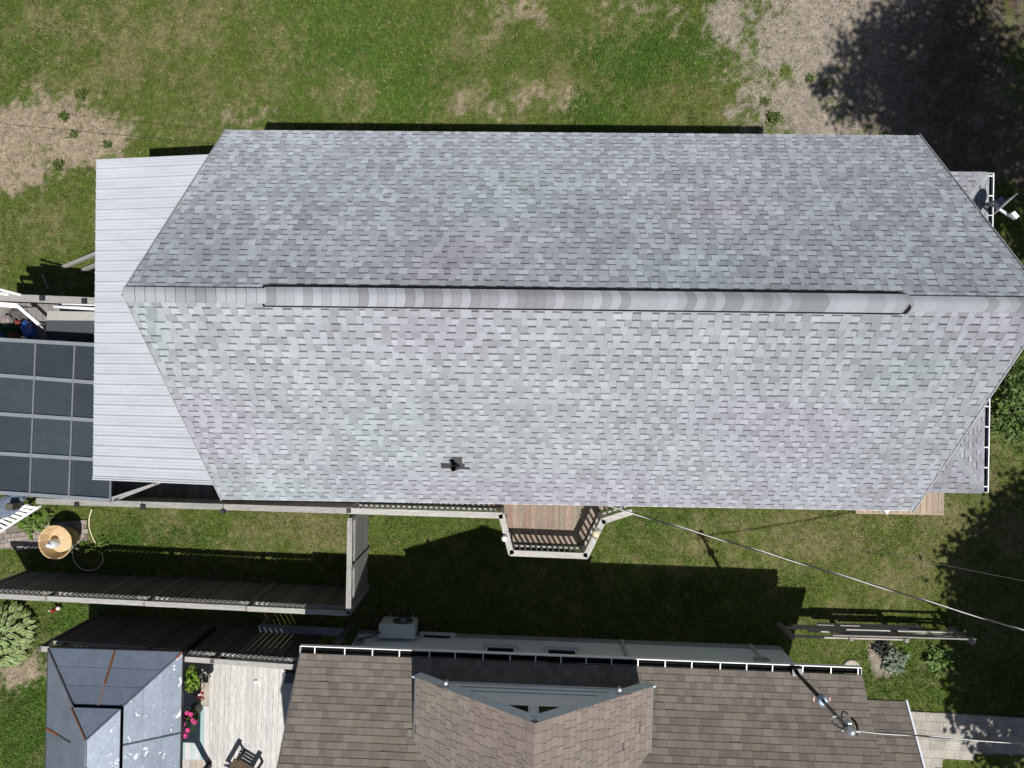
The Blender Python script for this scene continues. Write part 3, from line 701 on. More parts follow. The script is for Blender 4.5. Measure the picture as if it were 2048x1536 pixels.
# low plank fence on the right
PF0, PF1 = P(1583, 1272, .95), P(1950, 1283, .95); pf = thing('plank_fence', 'low broken fence of split weathered planks right of brown house', 'fence', Vector((PF0.x, PF0.y, 0)))
for k, x in enumerate((0, .32, .62, .98)):
    q = PF0.lerp(PF1, x); q0 = Vector((q.x, q.y, -.1)); m = MB(); m.bar(q0, (q.x, q.y, 1.05), .11, .10, (.22, .2, .18)); m.build('post', 'wood_z', pf)
for k in range(9):
    x0 = (.0, .22, .1, .3, .0, .45, .05, .35, .2)[k]; x1 = (.62, 1.0, .55, .82, .33, 1.0, .7, .95, .8)[k]; zz = (.93, .95, .78, .66, .55, .6, .42, .3, .2)[k]
    a = PF0.lerp(PF1, x0); b = PF0.lerp(PF1, x1); o_ = Vector((0, (.0, .07, .10, .0, .09, .0, .09, .02, .1)[k], 0))
    m = MB(); m.bar(Vector((a.x, a.y, zz + U(-.03, .03))) + o_, Vector((b.x, b.y, zz + U(-.03, .03))) + o_, .035, .12, mul((.33, .31, .285), U(.7, 1.15))); m.build('plank', 'wood_x', pf)
for (px0, py0, px1, py1, z_) in ((1652, 1261, 1800, 1263, .12), (1700, 1268, 1890, 1272, .18), (1730, 1274, 1850, 1270, .3)):
    m = MB(); m.bar(P(px0, py0, z_), P(px1, py1, z_), .1, .035, mul((.33, .31, .29), U(.8, 1.1))); m.build('plank', 'wood_x', pf)

# ---------------------------------------------------------------- brown shingled house
_bo = P(602, 1308, 3.43); BF = Fr((_bo.x, _bo.y, 0), R(-1.85))
GL = (P(1722, 1350, 3.43) - P(602, 1308, 3.43)).length
bh = thing('brown_house', 'white sided house under a brown shingled roof with a gabled dormer', 'house', BF(6, -2, 0))
BP = .75; BZ = 3.43
WY = -.62; WXa, WXb = .62, GL - .62
wl = MB(); wc = (.84, .88, .90); z = .25
while z < 3.4:
    z1 = z + .11
    for (a, b, nx, ny) in (((WXb, WY), (WXa, WY), 0, 1), ((WXa, WY), (WXa, -7.6), -1, 0), ((WXb, -7.6), (WXb, WY), 1, 0), ((WXa, -7.6), (WXb, -7.6), 0, -1)):
        o0 = .014; c = mul(wc, U(.97, 1.02))
        wl.poly([BF(a[0] + nx * o0, a[1] + ny * o0, z), BF(b[0] + nx * o0, b[1] + ny * o0, z), BF(b[0], b[1], z1), BF(a[0], a[1], z1)], c)
        wl.poly([BF(a[0], a[1], z), BF(b[0], b[1], z), BF(b[0] + nx * o0, b[1] + ny * o0, z), BF(a[0] + nx * o0, a[1] + ny * o0, z)], mul(c, .8))
    z = z1
for x in (WXa, WXb): wl.poly([BF(x, WY, 3.4), BF(x, -7.6, 3.4), BF(x, -4.1, 6.1)], wc)
wall = wl.build('wall', 'vinyl', bh)
m = MB(); m.box(BF((WXa + WXb) / 2, (WY - 7.6) / 2, .1), (WXb - WXa + .05, 7.6 + WY + .05, .36), (.35, .36, .36), BF.rz); m.build('foundation', 'stone', bh)
m = MB(); p = [BF(-.0, -.02, BZ - .14), BF(GL, -.02, BZ - .14), BF(GL, -.72, BZ - .14), BF(0, -.72, BZ - .14)]; m.hexa(p + [q + Vector((0, 0, .02)) for q in p], (.6, .62, .63)); m.build('soffit', 'paint', bh)
def bz(y): return BZ + .02 + (-y) * BP       # main plane height at local y (y<=0)
BR = -4.35; brr = MB(); bc = (.10, .09, .08)
AX = GL + .83; AY = -.42
def slab(mb, pts, th, c):
    dn = Vector((0, 0, -th)); mb.hexa([q + dn for q in pts] + list(pts), c) if len(pts) == 4 else None
slab(brr, [BF(0, 0, bz(0)), BF(0, BR, bz(BR)), BF(GL, BR, bz(BR)), BF(GL, 0, bz(0))][::-1], .12, bc)
slab(brr, [BF(0, BR, bz(BR)), BF(0, 2 * BR, bz(0)), BF(GL, 2 * BR, bz(0)), BF(GL, BR, bz(BR))][::-1], .12, bc)
slab(brr, [BF(GL, AY, bz(AY)), BF(GL, BR, bz(BR)), BF(AX, BR, bz(BR)), BF(AX, AY, bz(AY))][::-1], .12, bc)
broof = brr.build('roof', 'shingle', bh)
def brown_col(x, s, d):
    a = fb(x * .3 + 7, s * .5 + 50, 3)
    c = mixc((.240, .206, .176), (.222, .196, .168), a); k = random.choice((.82, .9, .97, 1.0, 1.05, 1.12))
    return mul(c, k * U(.96, 1.04))
def pink_col(x, s, d):
    a = fb(x * .5 + 3, s * .5 + 70, 3); c = mixc((.240, .198, .174), (.210, .184, .155), min(max((a - .35) * 3, 0), 1))
    return mul(c, random.choice((.9, .95, 1.0, 1.04, 1.08)) * U(.97, 1.03))
BL = math.hypot(BR, BR * BP); BE = .150
ups = BF.d(0, -1, BP)
nosh = lambda c: c
bs_ = shingles(BF(GL, .02, BZ + .02), -BF.d(1, 0), ups, GL, BL, BE, (.13, .24), brown_col, 0, tb=.014)
k = math.hypot(1, BP)
bs_ += shingles(BF(AX, AY + .02, bz(AY)), -BF.d(1, 0), ups, AX - GL, BL + AY * k, BE, (.13, .24), brown_col, 0, tb=.013)
bs_ += shingles(BF(0, 2 * BR - .02, BZ + .02), BF.d(1, 0), BF.d(0, 1, BP), GL, BL, BE, (.2, .35), brown_col, 0, tb=.013)
# dormer
DX0, DX1 = None, None
dl = BF.m.transposed() @ (P(833, 1358, 4.49) - BF.o); dr = BF.m.transposed() @ (P(1303, 1373, 4.49) - BF.o)
DX0, DX1 = dl.x, dr.x; DYF = (dl.y + dr.y) / 2; DM = (DX0 + DX1) / 2; DHW = (DX1 - DX0) / 2; DZE = 4.49; DZR = DZE + DHW * BP
yE = -(DZE - BZ - .02) / BP; yR = max(-(DZR - BZ - .02) / BP, BR)
dm = MB()
for sg in (-1, 1):
    xe = DM + sg * DHW
    pts = [BF(xe, DYF, DZE), BF(DM, DYF, DZR), BF(DM, yR - .1, DZR), BF(xe, yE - .1, DZE)]
    dm.hexa([q - Vector((0, 0, .1)) for q in (pts if sg > 0 else pts[::-1])] + (pts if sg > 0 else pts[::-1]), bc)
dorm = dm.build('dormer', 'shingle', bh)
DSL = DHW * k
dsL = shingles(BF(DX0 - .02, yR - .1, DZE), BF.d(0, 1), BF.d(1, 0, BP), DYF - yR + .12, DSL, .15, (.14, .26), pink_col, 0, tb=.008)
dsR = shingles(BF(DX1 + .02, DYF + .02, DZE), BF.d(0, -1), BF.d(-1, 0, BP), DYF - yR + .12, DSL, .15, (.14, .26), pink_col, 0, tb=.008)
emit_shingles(bs_, broof, 300)
emit_shingles(dsL + dsR, dorm, 299, 'shingle')
y = DYF + .03
while y > yR:
    m = MB(); c = pink_col(0, y, 0)
    for sg in (-1, 1):
        p = [BF(DM, y, DZR + .040), BF(DM + sg * .15, y, DZR - .085), BF(DM + sg * .15, y - .26, DZR - .094), BF(DM, y - .26, DZR + .030)]
        m.poly(p if sg < 0 else p[::-1], c); m.poly([p[0], p[1], p[1] - Vector((0, 0, .012)), p[0] - Vector((0, 0, .012))], mul(c, .5))
    m.build('ridge_cap', 'shingle', dorm); y -= .2
bw = (.62, .70, .74)
for sg in (-1, 1):      # bargeboards
    xe = DM + sg * (DHW + .03); m = MB(); a = BF(xe, DYF - .006, DZE - .0); b = BF(DM, DYF - .006, DZR + .0)
    m.bar(a - Vector((0, 0, .185)), b - Vector((0, 0, .185)), .03, .27, bw, ext=.0); m.build('bargeboard', 'paint', dorm)
    m = MB(); a = BF(DM + sg * (DHW + .02), DYF, DZE - .05); b = BF(DM + sg * (DHW + .02), yE, DZE - .05); m.bar(a, b, .04, .12, (.04, .04, .04)); m.build('side_trim', 'paint', dorm)
dwy = DYF - .35; dwb = bz(dwy)
m = MB(); q0 = DHW - .16
m.poly([BF(DM + q0, dwy, dwb - .3), BF(DM - q0, dwy, dwb - .3), BF(DM - q0, dwy, DZE + .03), BF(DM, dwy, DZR - .1), BF(DM + q0, dwy, DZE + .03)], (.80, .85, .87))
for (zz, w2) in ((dwb + .12, .02), (dwb + .3, .02), (dwb + .5, .02)):
    m.box(BF(DM, dwy + .012, zz), (2 * q0 * .98, .02, .015), (.5, .55, .57), BF.rz)
for sg in (-1, 1): m.poly([BF(DM + sg * q0, dwy, dwb - .3), BF(DM + sg * q0, dwy, DZE), BF(DM + sg * q0, yE, DZE), BF(DM + sg * q0, yE, dwb - .3)], (.55, .6, .62))
m.build('wall', 'vinyl', dorm)
for sg in (-1, 1):      # twin triangular-topped windows
    m = MB(); x0_, x1_ = DM + sg * .06, DM + sg * 1.15; zb = DZE + .35
    def tri(xo, ins, yy): return [BF(DM + sg * (.06 + ins), yy, zb + ins), BF(DM + sg * (1.25 - ins * 2.2), yy, zb + ins), BF(DM + sg * (1.25 - ins * 2.2), yy, zb + .14), BF(DM + sg * (.06 + ins), yy, zb + 1.02 - ins)]
    a = tri(0, 0, dwy + .03); b = tri(0, .05, dwy + .036)
    m.poly(a if sg < 0 else a[::-1], (.7, .74, .76)); fr_ = m.build('window', 'paint', dorm)
    m = MB(); m.poly(b if sg < 0 else b[::-1], (.01, .013, .016)); m.build('pane', 'dark_glass', fr_)
for (px, py) in ((892, 1366), (1239, 1379)):
    m = MB(); q = P(px, py, 4.9); m.lathe(q, [(.04, -.1), (.045, 0), (.04, .04), (.015, .05)], (.42, .44, .48), 12); m.lathe(q - Vector((0, 0, .12)), [(.04, -.05), (.04, .03)], (.02, .02, .03), 10); m.build('floodlight', 'plastic', dorm)
gutter(bh, BF(GL - .0, .03, BZ + .02), BF(-.02, .03, BZ + .02), BF.d(0, 1), step=.62, first=.08, w=.165)
m = MB(); m.bar(BF(AX + .02, AY + .02, bz(AY) - .04), BF(AX + .02, BR, bz(BR) - .04), .04, .14, (.78, .78, .84)); m.build('rake_board', 'paint', bh)
for x in (0 - .02, GL + .02):
    m = MB(); m.bar(BF(x, 0, bz(0) - .1), BF(x, BR, bz(BR) - .1), .03, .12, (.16, .15, .14)); m.build('rake_board', 'paint', bh)
def bwin(px0, px1, zc, h, py=1310):
    a = P(px0, py, zc); b = P(px1, py, zc); la = BF.m.transposed() @ (a - BF.o); lb = BF.m.transposed() @ (b - BF.o)
    xm = (la.x + lb.x) / 2; w = abs(lb.x - la.x)
    m = MB(); m.box(BF(xm, WY + .035, zc), (w, .06, h), (.72, .75, .77), BF.rz); f = m.build('window', 'paint', bh)
    m = MB(); m.box(BF(xm, WY + .062, zc), (w - .14, .02, h - .12), (.008, .01, .014), BF.rz); m.build('pane', 'dark_glass', f)
    m = MB(); m.box(BF(xm, WY + .06, zc - h / 2 - .03), (w + .1, .12, .05), (.6, .63, .65), BF.rz); m.build('sill', 'paint', f)
bwin(968, 1032, 1.60, 1.2); bwin(1092, 1158, 1.60, 1.2, 1314); bwin(842, 906, .42, .3, 1268)
for (pxa, pya) in ((1258, 1300), (1535, 1320)):
    q = BF.m.transposed() @ (P(pxa, pya, 1.5) - BF.o)
    m = MB(); m.bar(BF(q.x, WY + .05, .1), BF(q.x, WY + .05, 2.9), .08, .06, (.55, .58, .6)); m.bar(BF(q.x, WY + .05, 2.9), BF(q.x, .05, 3.3), .08, .06, (.55, .58, .6)); m.build('downspout', 'paint', bh)
q = BF.m.transposed() @ (P(1535, 1325, 1.6) - BF.o); m = MB(); m.box(BF(q.x - .1, WY + .1, 1.6), (.36, .2, .5), (.32, .38, .42), BF.rz); m.lathe(BF(q.x - .1, WY + .2, 1.75), [(.09, 0), (.09, .08), (.07, .1)], (.25, .3, .33), 14, M=Matrix.Rotation(R(-90), 3, 'X')); m.build('meter_box', 'paint', bh)
q = BF.m.transposed() @ (P(727, 1276, .5) - BF.o); m = MB(); m.box(BF(q.x, WY + .05, .95), (.2, .1, .25), (.3, .33, .36), BF.rz)
m.tube([BF(q.x, WY + .12, 1.0), BF(q.x + .1, WY + .2, 1.15), BF(q.x + .35, WY + .25, 1.1), BF(q.x + .55, WY + .28, .75)], .02, (.02, .02, .025)); m.build('junction_box', 'plastic', bh)

# outdoor heat pump unit at the wall
q = P(794, 1262, .8); ac = thing('heat_pump', 'white outdoor air conditioning unit against the white wall', 'air conditioner', (q.x, q.y, 0)); AF = Fr((q.x, q.y, 0), BF.rz)
m = MB(); m.box(AF(0, 0, .5), (.92, .34, .62), (.62, .66, .68), AF.rz); m.build('body', 'paint', ac)
m = MB(); m.box(AF(0, 0, .816), (.95, .37, .014), (.68, .72, .74), AF.rz); m.build('lid', 'paint', ac)
MX = Matrix.Rotation(AF.rz, 3, 'Z') @ Matrix.Rotation(R(-90), 3, 'X')
m = MB(); m.lathe(AF(.1, .172, .5), [(.27, 0), (.27, .012), (.0, .012)], (.03, .035, .04), 28, M=MX, close=False); g_ = m.build('fan_grille', 'plastic', ac)
m = MB(); m.lathe(AF(.1, .186, .5), [(.06, 0), (.06, .012), (.0, .014)], (.6, .63, .65), 16, M=MX, close=False)
for r_ in (.11, .16, .21, .26): m.tube([AF(.1 + r_ * math.cos(t * math.pi / 12), .19, .5 + r_ * math.sin(t * math.pi / 12)) for t in range(25)], .004, (.3, .32, .34), 5)
m.build('fan_guard', 'plastic', g_)
for x in (-.3, .3):
    m = MB(); m.box(AF(x, 0, .1), (.06, .42, .2), (.2, .2, .2), AF.rz); m.build('foot', 'plastic', ac)

# service mast with weatherhead
q0 = P(1593, 1345, 3.5); mastx, masty = q0.x, q0.y; MT = 6.15
sm = thing('service_mast', 'steel electrical service mast standing at the eave of the brown roof', 'utility mast', (mastx, masty, 3.0))
m = MB(); m.tube([(mastx, masty, 3.2), (mastx, masty, 4.95)], .045, (.02, .02, .022), 12); m.build('lower_pipe', 'plastic', sm)
m = MB(); m.tube([(mastx, masty, 4.95), (mastx, masty, MT)], .038, (.22, .23, .22), 12); m.build('upper_pipe', 'steel', sm)
m = MB(); m.lathe((mastx, masty, 4.85), [(.06, 0), (.10, .03), (.10, .12), (.06, .16)], (.35, .45, .55), 14); m.build('collar', 'plastic', sm)
for (dx, c) in ((-.17, (.22, .09, .03)), (.15, (.2, .04, .035))):
    m = MB(); m.box((mastx + dx, masty + .02, 4.9), (.035, .10, .04), c); m.build('tag', 'plastic', sm)
m = MB(); m.lathe((mastx, masty, MT), [(.06, 0), (.085, .04), (.09, .1), (.06, .17), (.01, .19)], (.62, .66, .68), 14); m.lathe((mastx - .0, masty + .1, MT - .05), [(.05, -.02), (.06, .05), (.03, .1)], (.5, .55, .58), 12); m.build('weatherhead', 'steel', sm)
m = MB(); m.box((mastx, masty + .02, 3.5), (.22, .16, .12), (.015, .015, .015)); m.build('bracket', 'plastic', sm)
def spline(pts, n=10):
    pts = [Vector(p) for p in pts]; out = []
    for i in range(len(pts) - 1):
        p0 = pts[max(i - 1, 0)]; p1 = pts[i]; p2 = pts[i + 1]; p3 = pts[min(i + 2, len(pts) - 1)]
        for k in range(n):
            t = k / n; out.append(.5 * ((2 * p1) + (p2 - p0) * t + (2 * p0 - 5 * p1 + 4 * p2 - p3) * t * t + (-p0 + 3 * p1 - 3 * p2 + p3) * t ** 3))
    out.append(pts[-1]); return out
def drip(pxs, r, col, name='drip_loop'):
    m = MB(); m.tube(spline([P(*p) for p in pxs], 8), r, col, 6); m.build(name, 'cable', sm)
drip([(1686, 1462, 6.2), (1668, 1450, 5.95), (1662, 1440, 5.8), (1668, 1433, 5.75), (1682, 1435, 5.8), (1690, 1450, 6.0), (1695, 1460, 6.1), (1720, 1465, 6.15)], .014, (.6, .6, .56))
drip([(1687, 1458, 6.2), (1686, 1440, 5.8), (1683, 1430, 5.6), (1687, 1423, 5.5), (1696, 1428, 5.6)], .014, (.012, .012, .012))
drip([(1690, 1460, 6.2), (1668, 1448, 5.8), (1664, 1440, 5.7)], .012, (.012, .012, .012))
drip([(1691, 1441, 5.9), (1703, 1453, 6.0), (1710, 1470, 6.1), (1718, 1466, 6.1)], .016, (.02, .02, .02))
drip([(1703, 1436, 5.9), (1712, 1447, 6.0), (1715, 1460, 6.1)], .024, (.012, .012, .012))

# overhead cables
def cable(name, label, a, b, sag, strands, r, tw=.7, n=160, r2=None):
    t = MB(); a = Vector(a); b = Vector(b); L = (b - a).length; d = (b - a).normalized(); sx = Vector((-d.y, d.x, 0)).normalized()
    for si, col in enumerate(strands):
        pts = []
        for i in range(n + 1):
            u = i / n; p = a.lerp(b, u) - Vector((0, 0, sag * 4 * u * (1 - u)))
            if len(strands) > 1:
                ph = 2 * math.pi * (u * L / tw + si / len(strands)); p = p + sx * math.cos(ph) * r * 1.05 + Vector((0, 0, 1)) * math.sin(ph) * r * 1.05
            pts.append(p)
        t.tube(pts, r, col, 5)
    return tag(t.build(name, 'cable', None, loc=a), label, 'cable')
BLKC = (.012, .012, .013); ALU = (.62, .62, .60)
cable('power_cable', 'twisted power cable from the grey eave across the right lawn', P(1212, 1011, 5.4), P(2300, 1338, 7.6), .12, (ALU, BLKC, BLKC), .0085, 1.5, 320)
cable('power_cable', 'twisted cable running right from the service mast over the paver path', P(1698, 1462, 6.15), P(2400, 1518, 7.6), .05, (ALU, BLKC), .010, 1.6, 240)
cable('telephone_wire', 'thin black wire crossing the bare soil left of the grey roof', P(-200, 227, 5.6), P(455, 290, 5.0), .02, (BLKC,), .005)
cable('telephone_wire', 'thin grey wire over the shaded lawn at the right edge', P(1205, 1012, 5.2), P(2300, 1214, 7.6), .55, ((.07, .07, .07),), .004)

# satellite dish on the porch gutter corner
dish = thing('satellite_dish', 'grey satellite dish seen edge on beside the porch gutter', 'satellite dish', P(1973, 412, 3.5))
dc = P(2007, 407, 4.25); ax = Vector((.67, -.74, .254)).normalized(); MD = ax.to_track_quat('Z', 'Y').to_matrix()
m = MB(); prof = [(.02, .0), (.12, .006), (.22, .022), (.30, .042), (.305, .036), (.22, .014), (.12, -.004), (.02, -.008)]
m.lathe(dc, prof, (.62, .63, .64), 32, M=MD, close=True); m.build('reflector', 'plastic', dish)
back = dc - ax * .12
m = MB(); m.bar(dc - Vector((0, 0, .1)), back - Vector((0, 0, .1)), .16, .2, (.22, .23, .27)); m.build('mount', 'steel', dish)
b0 = P(1971, 412, 3.5); m = MB(); m.tube([b0, (b0.x + .12, b0.y, 3.6), (back.x - .05, back.y, 3.75), (back.x, back.y, 4.15)], .025, (.25, .26, .27), 8); m.box(b0 + Vector((0, 0, -.05)), (.1, .16, .12), (.2, .2, .2)); m.build('mast', 'steel', dish)
e0 = dc - Vector((0, 0, .27)); e1 = P(2022, 434, 3.98); m = MB(); m.bar(e0, e1, .045, .04, (.55, .57, .58)); m.build('arm', 'plastic', dish)
e2 = P(2028, 431, 4.1); m = MB(); m.tube([e1, e1.lerp(e2, .6) + Vector((.03, -.02, 0)), e2], .03, (.4, .42, .43), 8); m.box(e2, (.09, .15, .1), (.68, .7, .7), R(40)); m.build('receiver', 'plastic', dish)

# ---------------------------------------------------------------- gazebo with two-tier metal roof
gq0, gq1 = P(97, 1296, 2.6), P(365, 1306, 2.6); GF = Fr(gq0, math.atan2(gq1.y - gq0.y, gq1.x - gq0.x) * .6 + R(-.4)); GW = (gq1 - gq0).length; GD = GW + .62
gz = thing('gazebo', 'grey metal roofed gazebo with rusty seams and a raised vent cap', 'gazebo', GF(GW / 2, -GD / 2, 0) * 1.0 - Vector((0, 0, 2.6)))
pit = .64; zc = (.165, .195, .245)
IN = 1.03; TOPZ = IN * pit
def gp(x, y, z): return GF(x, -y, z)
o4 = [(0, 0), (GW, 0), (GW, GD), (0, GD)]; i4 = [(IN, IN), (GW - IN, IN), (GW - IN, GD - IN), (IN, GD - IN)]
names = ['north', 'east', 'south', 'west']
for s in range(4):
    a, b, c_, d_ = o4[s], o4[(s + 1) % 4], i4[(s + 1) % 4], i4[s]
    m = MB(); fl = 'zinc_flaked' if s == 1 else 'zinc'
    # each slope is a set of sheets with a lapped joint between courses
    for k in range(3):
        t0, t1 = k / 3, (k + 1) / 3 + (.012 if k < 2 else 0)
        lift0, lift1 = .010, .002
        pa_ = (lerp(a[0], d_[0], t0), lerp(a[1], d_[1], t0)); pb2 = (lerp(b[0], c_[0], t0), lerp(b[1], c_[1], t0)); pc_ = (lerp(b[0], c_[0], t1), lerp(b[1], c_[1], t1)); pd_ = (lerp(a[0], d_[0], t1), lerp(a[1], d_[1], t1))
        for h in range(2):
            q0a = (lerp(pa_[0], pb2[0], h / 2), lerp(pa_[1], pb2[1], h / 2)); q0b = (lerp(pa_[0], pb2[0], (h + 1) / 2), lerp(pa_[1], pb2[1], (h + 1) / 2))
            q1a = (lerp(pd_[0], pc_[0], h / 2), lerp(pd_[1], pc_[1], h / 2)); q1b = (lerp(pd_[0], pc_[0], (h + 1) / 2), lerp(pd_[1], pc_[1], (h + 1) / 2))
            mm = MB(); top = [gp(*q0a, t0 * TOPZ + lift0), gp(*q1a, t1 * TOPZ + lift1), gp(*q1b, t1 * TOPZ + lift1), gp(*q0b, t0 * TOPZ + lift0)]
            col = mul(zc, U(.92, 1.08)); mm.poly(top, col); mm.poly([top[0], top[3], top[3] - Vector((0, 0, .012)), top[0] - Vector((0, 0, .012))], mul(col, .35))
            mm.build('roof_sheet', fl, gz)
rust = (.19, .075, .042); seam = (.085, .10, .13)
def grib(a, b, col, w=.035): m = MB(); m.bar(a + Vector((0, 0, .012)), b + Vector((0, 0, .012)), w, .025, col); m.build('seam', 'zinc', gz)
for s in range(4):
    a, d_ = o4[s], i4[s]; A3, D3 = gp(*a, 0), gp(*d_, TOPZ)
    if s == 1: grib(A3, A3.lerp(D3, .12), rust, .05); grib(A3.lerp(D3, .12), D3, seam)
    else: grib(A3, D3, seam if s else (.06, .05, .06))
mid0 = gp(GW / 2, 0, 0); mid1 = gp(GW / 2, IN, TOPZ); grib(mid0, mid0.lerp(mid1, .62), rust, .05); grib(mid0.lerp(mid1, .62), mid1, (.22, .17, .17), .05)
me0, me1 = gp(GW, GD / 2, 0), gp(GW - IN, GD / 2, TOPZ); grib(me0, me1, (.04, .045, .06))
mw0, mw1 = gp(0, GD / 2, 0), gp(IN, GD / 2, TOPZ); grib(mw0, mw0.lerp(mw1, .45), (.30, .085, .04), .05); grib(mw0.lerp(mw1, .45), mw1, seam)
# inner dark throat and the raised cap
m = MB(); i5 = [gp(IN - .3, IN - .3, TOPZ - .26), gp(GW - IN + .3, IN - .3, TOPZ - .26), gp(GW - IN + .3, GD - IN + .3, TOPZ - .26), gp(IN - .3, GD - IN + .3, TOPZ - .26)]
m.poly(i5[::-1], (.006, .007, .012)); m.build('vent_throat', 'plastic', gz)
ci = IN + .025; cz0 = TOPZ + .10; hw_ = GW / 2 - ci; cz1 = cz0 + hw_ * .62
co = [gp(ci, ci, cz0), gp(GW - ci, ci, cz0), gp(GW - ci, GD - ci, cz0), gp(ci, GD - ci, cz0)]; cr0 = gp(GW / 2, ci + hw_, cz1); cr1 = gp(GW / 2, GD - ci - hw_, cz1)
for (pts, fl) in (([co[0], cr0, co[1]], 'zinc'), ([co[1], cr0, cr1, co[2]], 'zinc_flaked'), ([co[2], cr1, co[3]], 'zinc'), ([co[3], cr1, cr0, co[0]], 'zinc')):
    m = MB(); m.poly(pts, mul(zc, U(.95, 1.1))); m.poly([p - Vector((0, 0, .02)) for p in pts[::-1]], mul(zc, .5)); m.build('vent_cap_sheet', fl, gz)
grib(co[0], cr0, rust, .03); grib(co[1], cr0, seam, .03); grib(cr0, cr1, (.2, .22, .26), .03); grib(co[2], cr1, seam, .03); grib(co[3], cr1, seam, .03)
for (x, y) in ((.12, .12), (GW - .12, .12), (GW - .12, GD - .12), (.12, GD - .12)):
    q = gp(x, y, 0); m = MB(); m.bar((q.x, q.y, .55), (q.x, q.y, 2.56), .12, .12, (.012, .010, .010)); m.build('post', 'paint', gz)
for (a, b) in ((0, 1), (1, 2), (2, 3), (3, 0)):
    m = MB(); m.bar(gp(*o4[a], -.04), gp(*o4[b], -.04), .04, .1, (.02, .02, .03), ext=-.03); m.build('eave_beam', 'paint', gz)

# ---------------------------------------------------------------- neighbour's deck and the things on it
NZ = .6
nd0 = P(352, 1296, NZ); nd = thing('patio_deck', 'pale grey plank deck between gazebo and brown house', 'deck', (nd0.x + 1, -8.5, 0))
NF = Fr(P(345, 1316, NZ), R(-2.0)); x = 0
while x < 3.6:
    c = mixc((.38, .355, .325), (.46, .45, .44), min(1, x / 1.6) * .8 + random.random() * .2)
    if .45 < x < .95: c = mixc(c, (.34, .265, .20), .55)
    w = .138; y1 = -.0 - .055 * x
    m = MB(); m.box(NF(x + w / 2, -2.0 + y1 / 2, -.016), (w, 4.0 + y1, .03), mul(c, U(.92, 1.06)), NF.rz); m.build('plank', 'wood_y', nd); x += w + .006
m = MB(); m.box(NF(1.7, -.1, -.13), (3.5, .04, .2), (.2, .19, .18), NF.rz); m.build('rim_joist', 'wood_x', nd)
rq = P(380, 1494, NZ + .006); rg = MB(); rw, rd = .52, 1.1
for i in range(8):
    c = ((.36, .44, .44), (.46, .48, .48), (.27, .38, .38), (.48, .46, .455))[i % 4]; x0 = -rw + i * 2 * rw / 8
    rg.hexa([rq + Vector(t) for t in ((x0, -rd * .3, 0), (x0 + rw / 4, -rd * .3, 0), (x0 + rw / 4, rd, 0), (x0, rd, 0), (x0, -rd * .3, .01), (x0 + rw / 4, -rd * .3, .01), (x0 + rw / 4, rd, .01), (x0, rd, .01))], c)
tag(rg.build('rug', 'fabric', None, loc=rq), 'teal and white striped outdoor rug at the edge of gazebo', 'rug')
# wooden slatted chair
cq = P(497, 1530, NZ); ch = thing('deck_chair', 'dark wooden slatted armchair on the grey deck', 'chair', cq); CF = Fr(cq, R(150)); wd = (.075, .052, .034)
for i in range(6):
    m = MB(); m.box(CF(0, -.22 + i * .085, .38 - i * .012), (.5, .07, .02), mul(wd, U(.85, 1.2)), CF.rz); m.build('seat_slat', 'wood_x', ch)
for i in range(5):
    m = MB(); m.bar(CF(-.2 + i * .1, .26, .33), CF(-.2 + i * .1, .55, 1.0 - .03 * abs(i - 2)), .08, .02, mul(wd, U(.85, 1.2)), up=(0, 0, 1)); m.build('back_slat', 'wood_y', ch)
for sx in (-1, 1):
    m = MB(); m.box(CF(sx * .31, .0, .60), (.12, .7, .025), wd, CF.rz); m.build('armrest', 'wood_y', ch)
    for y in (-.27, .3):
        m = MB(); m.bar(CF(sx * .28, y, 0), CF(sx * .28, y, .59), .05, .06, wd); m.build('leg', 'wood_z', ch)
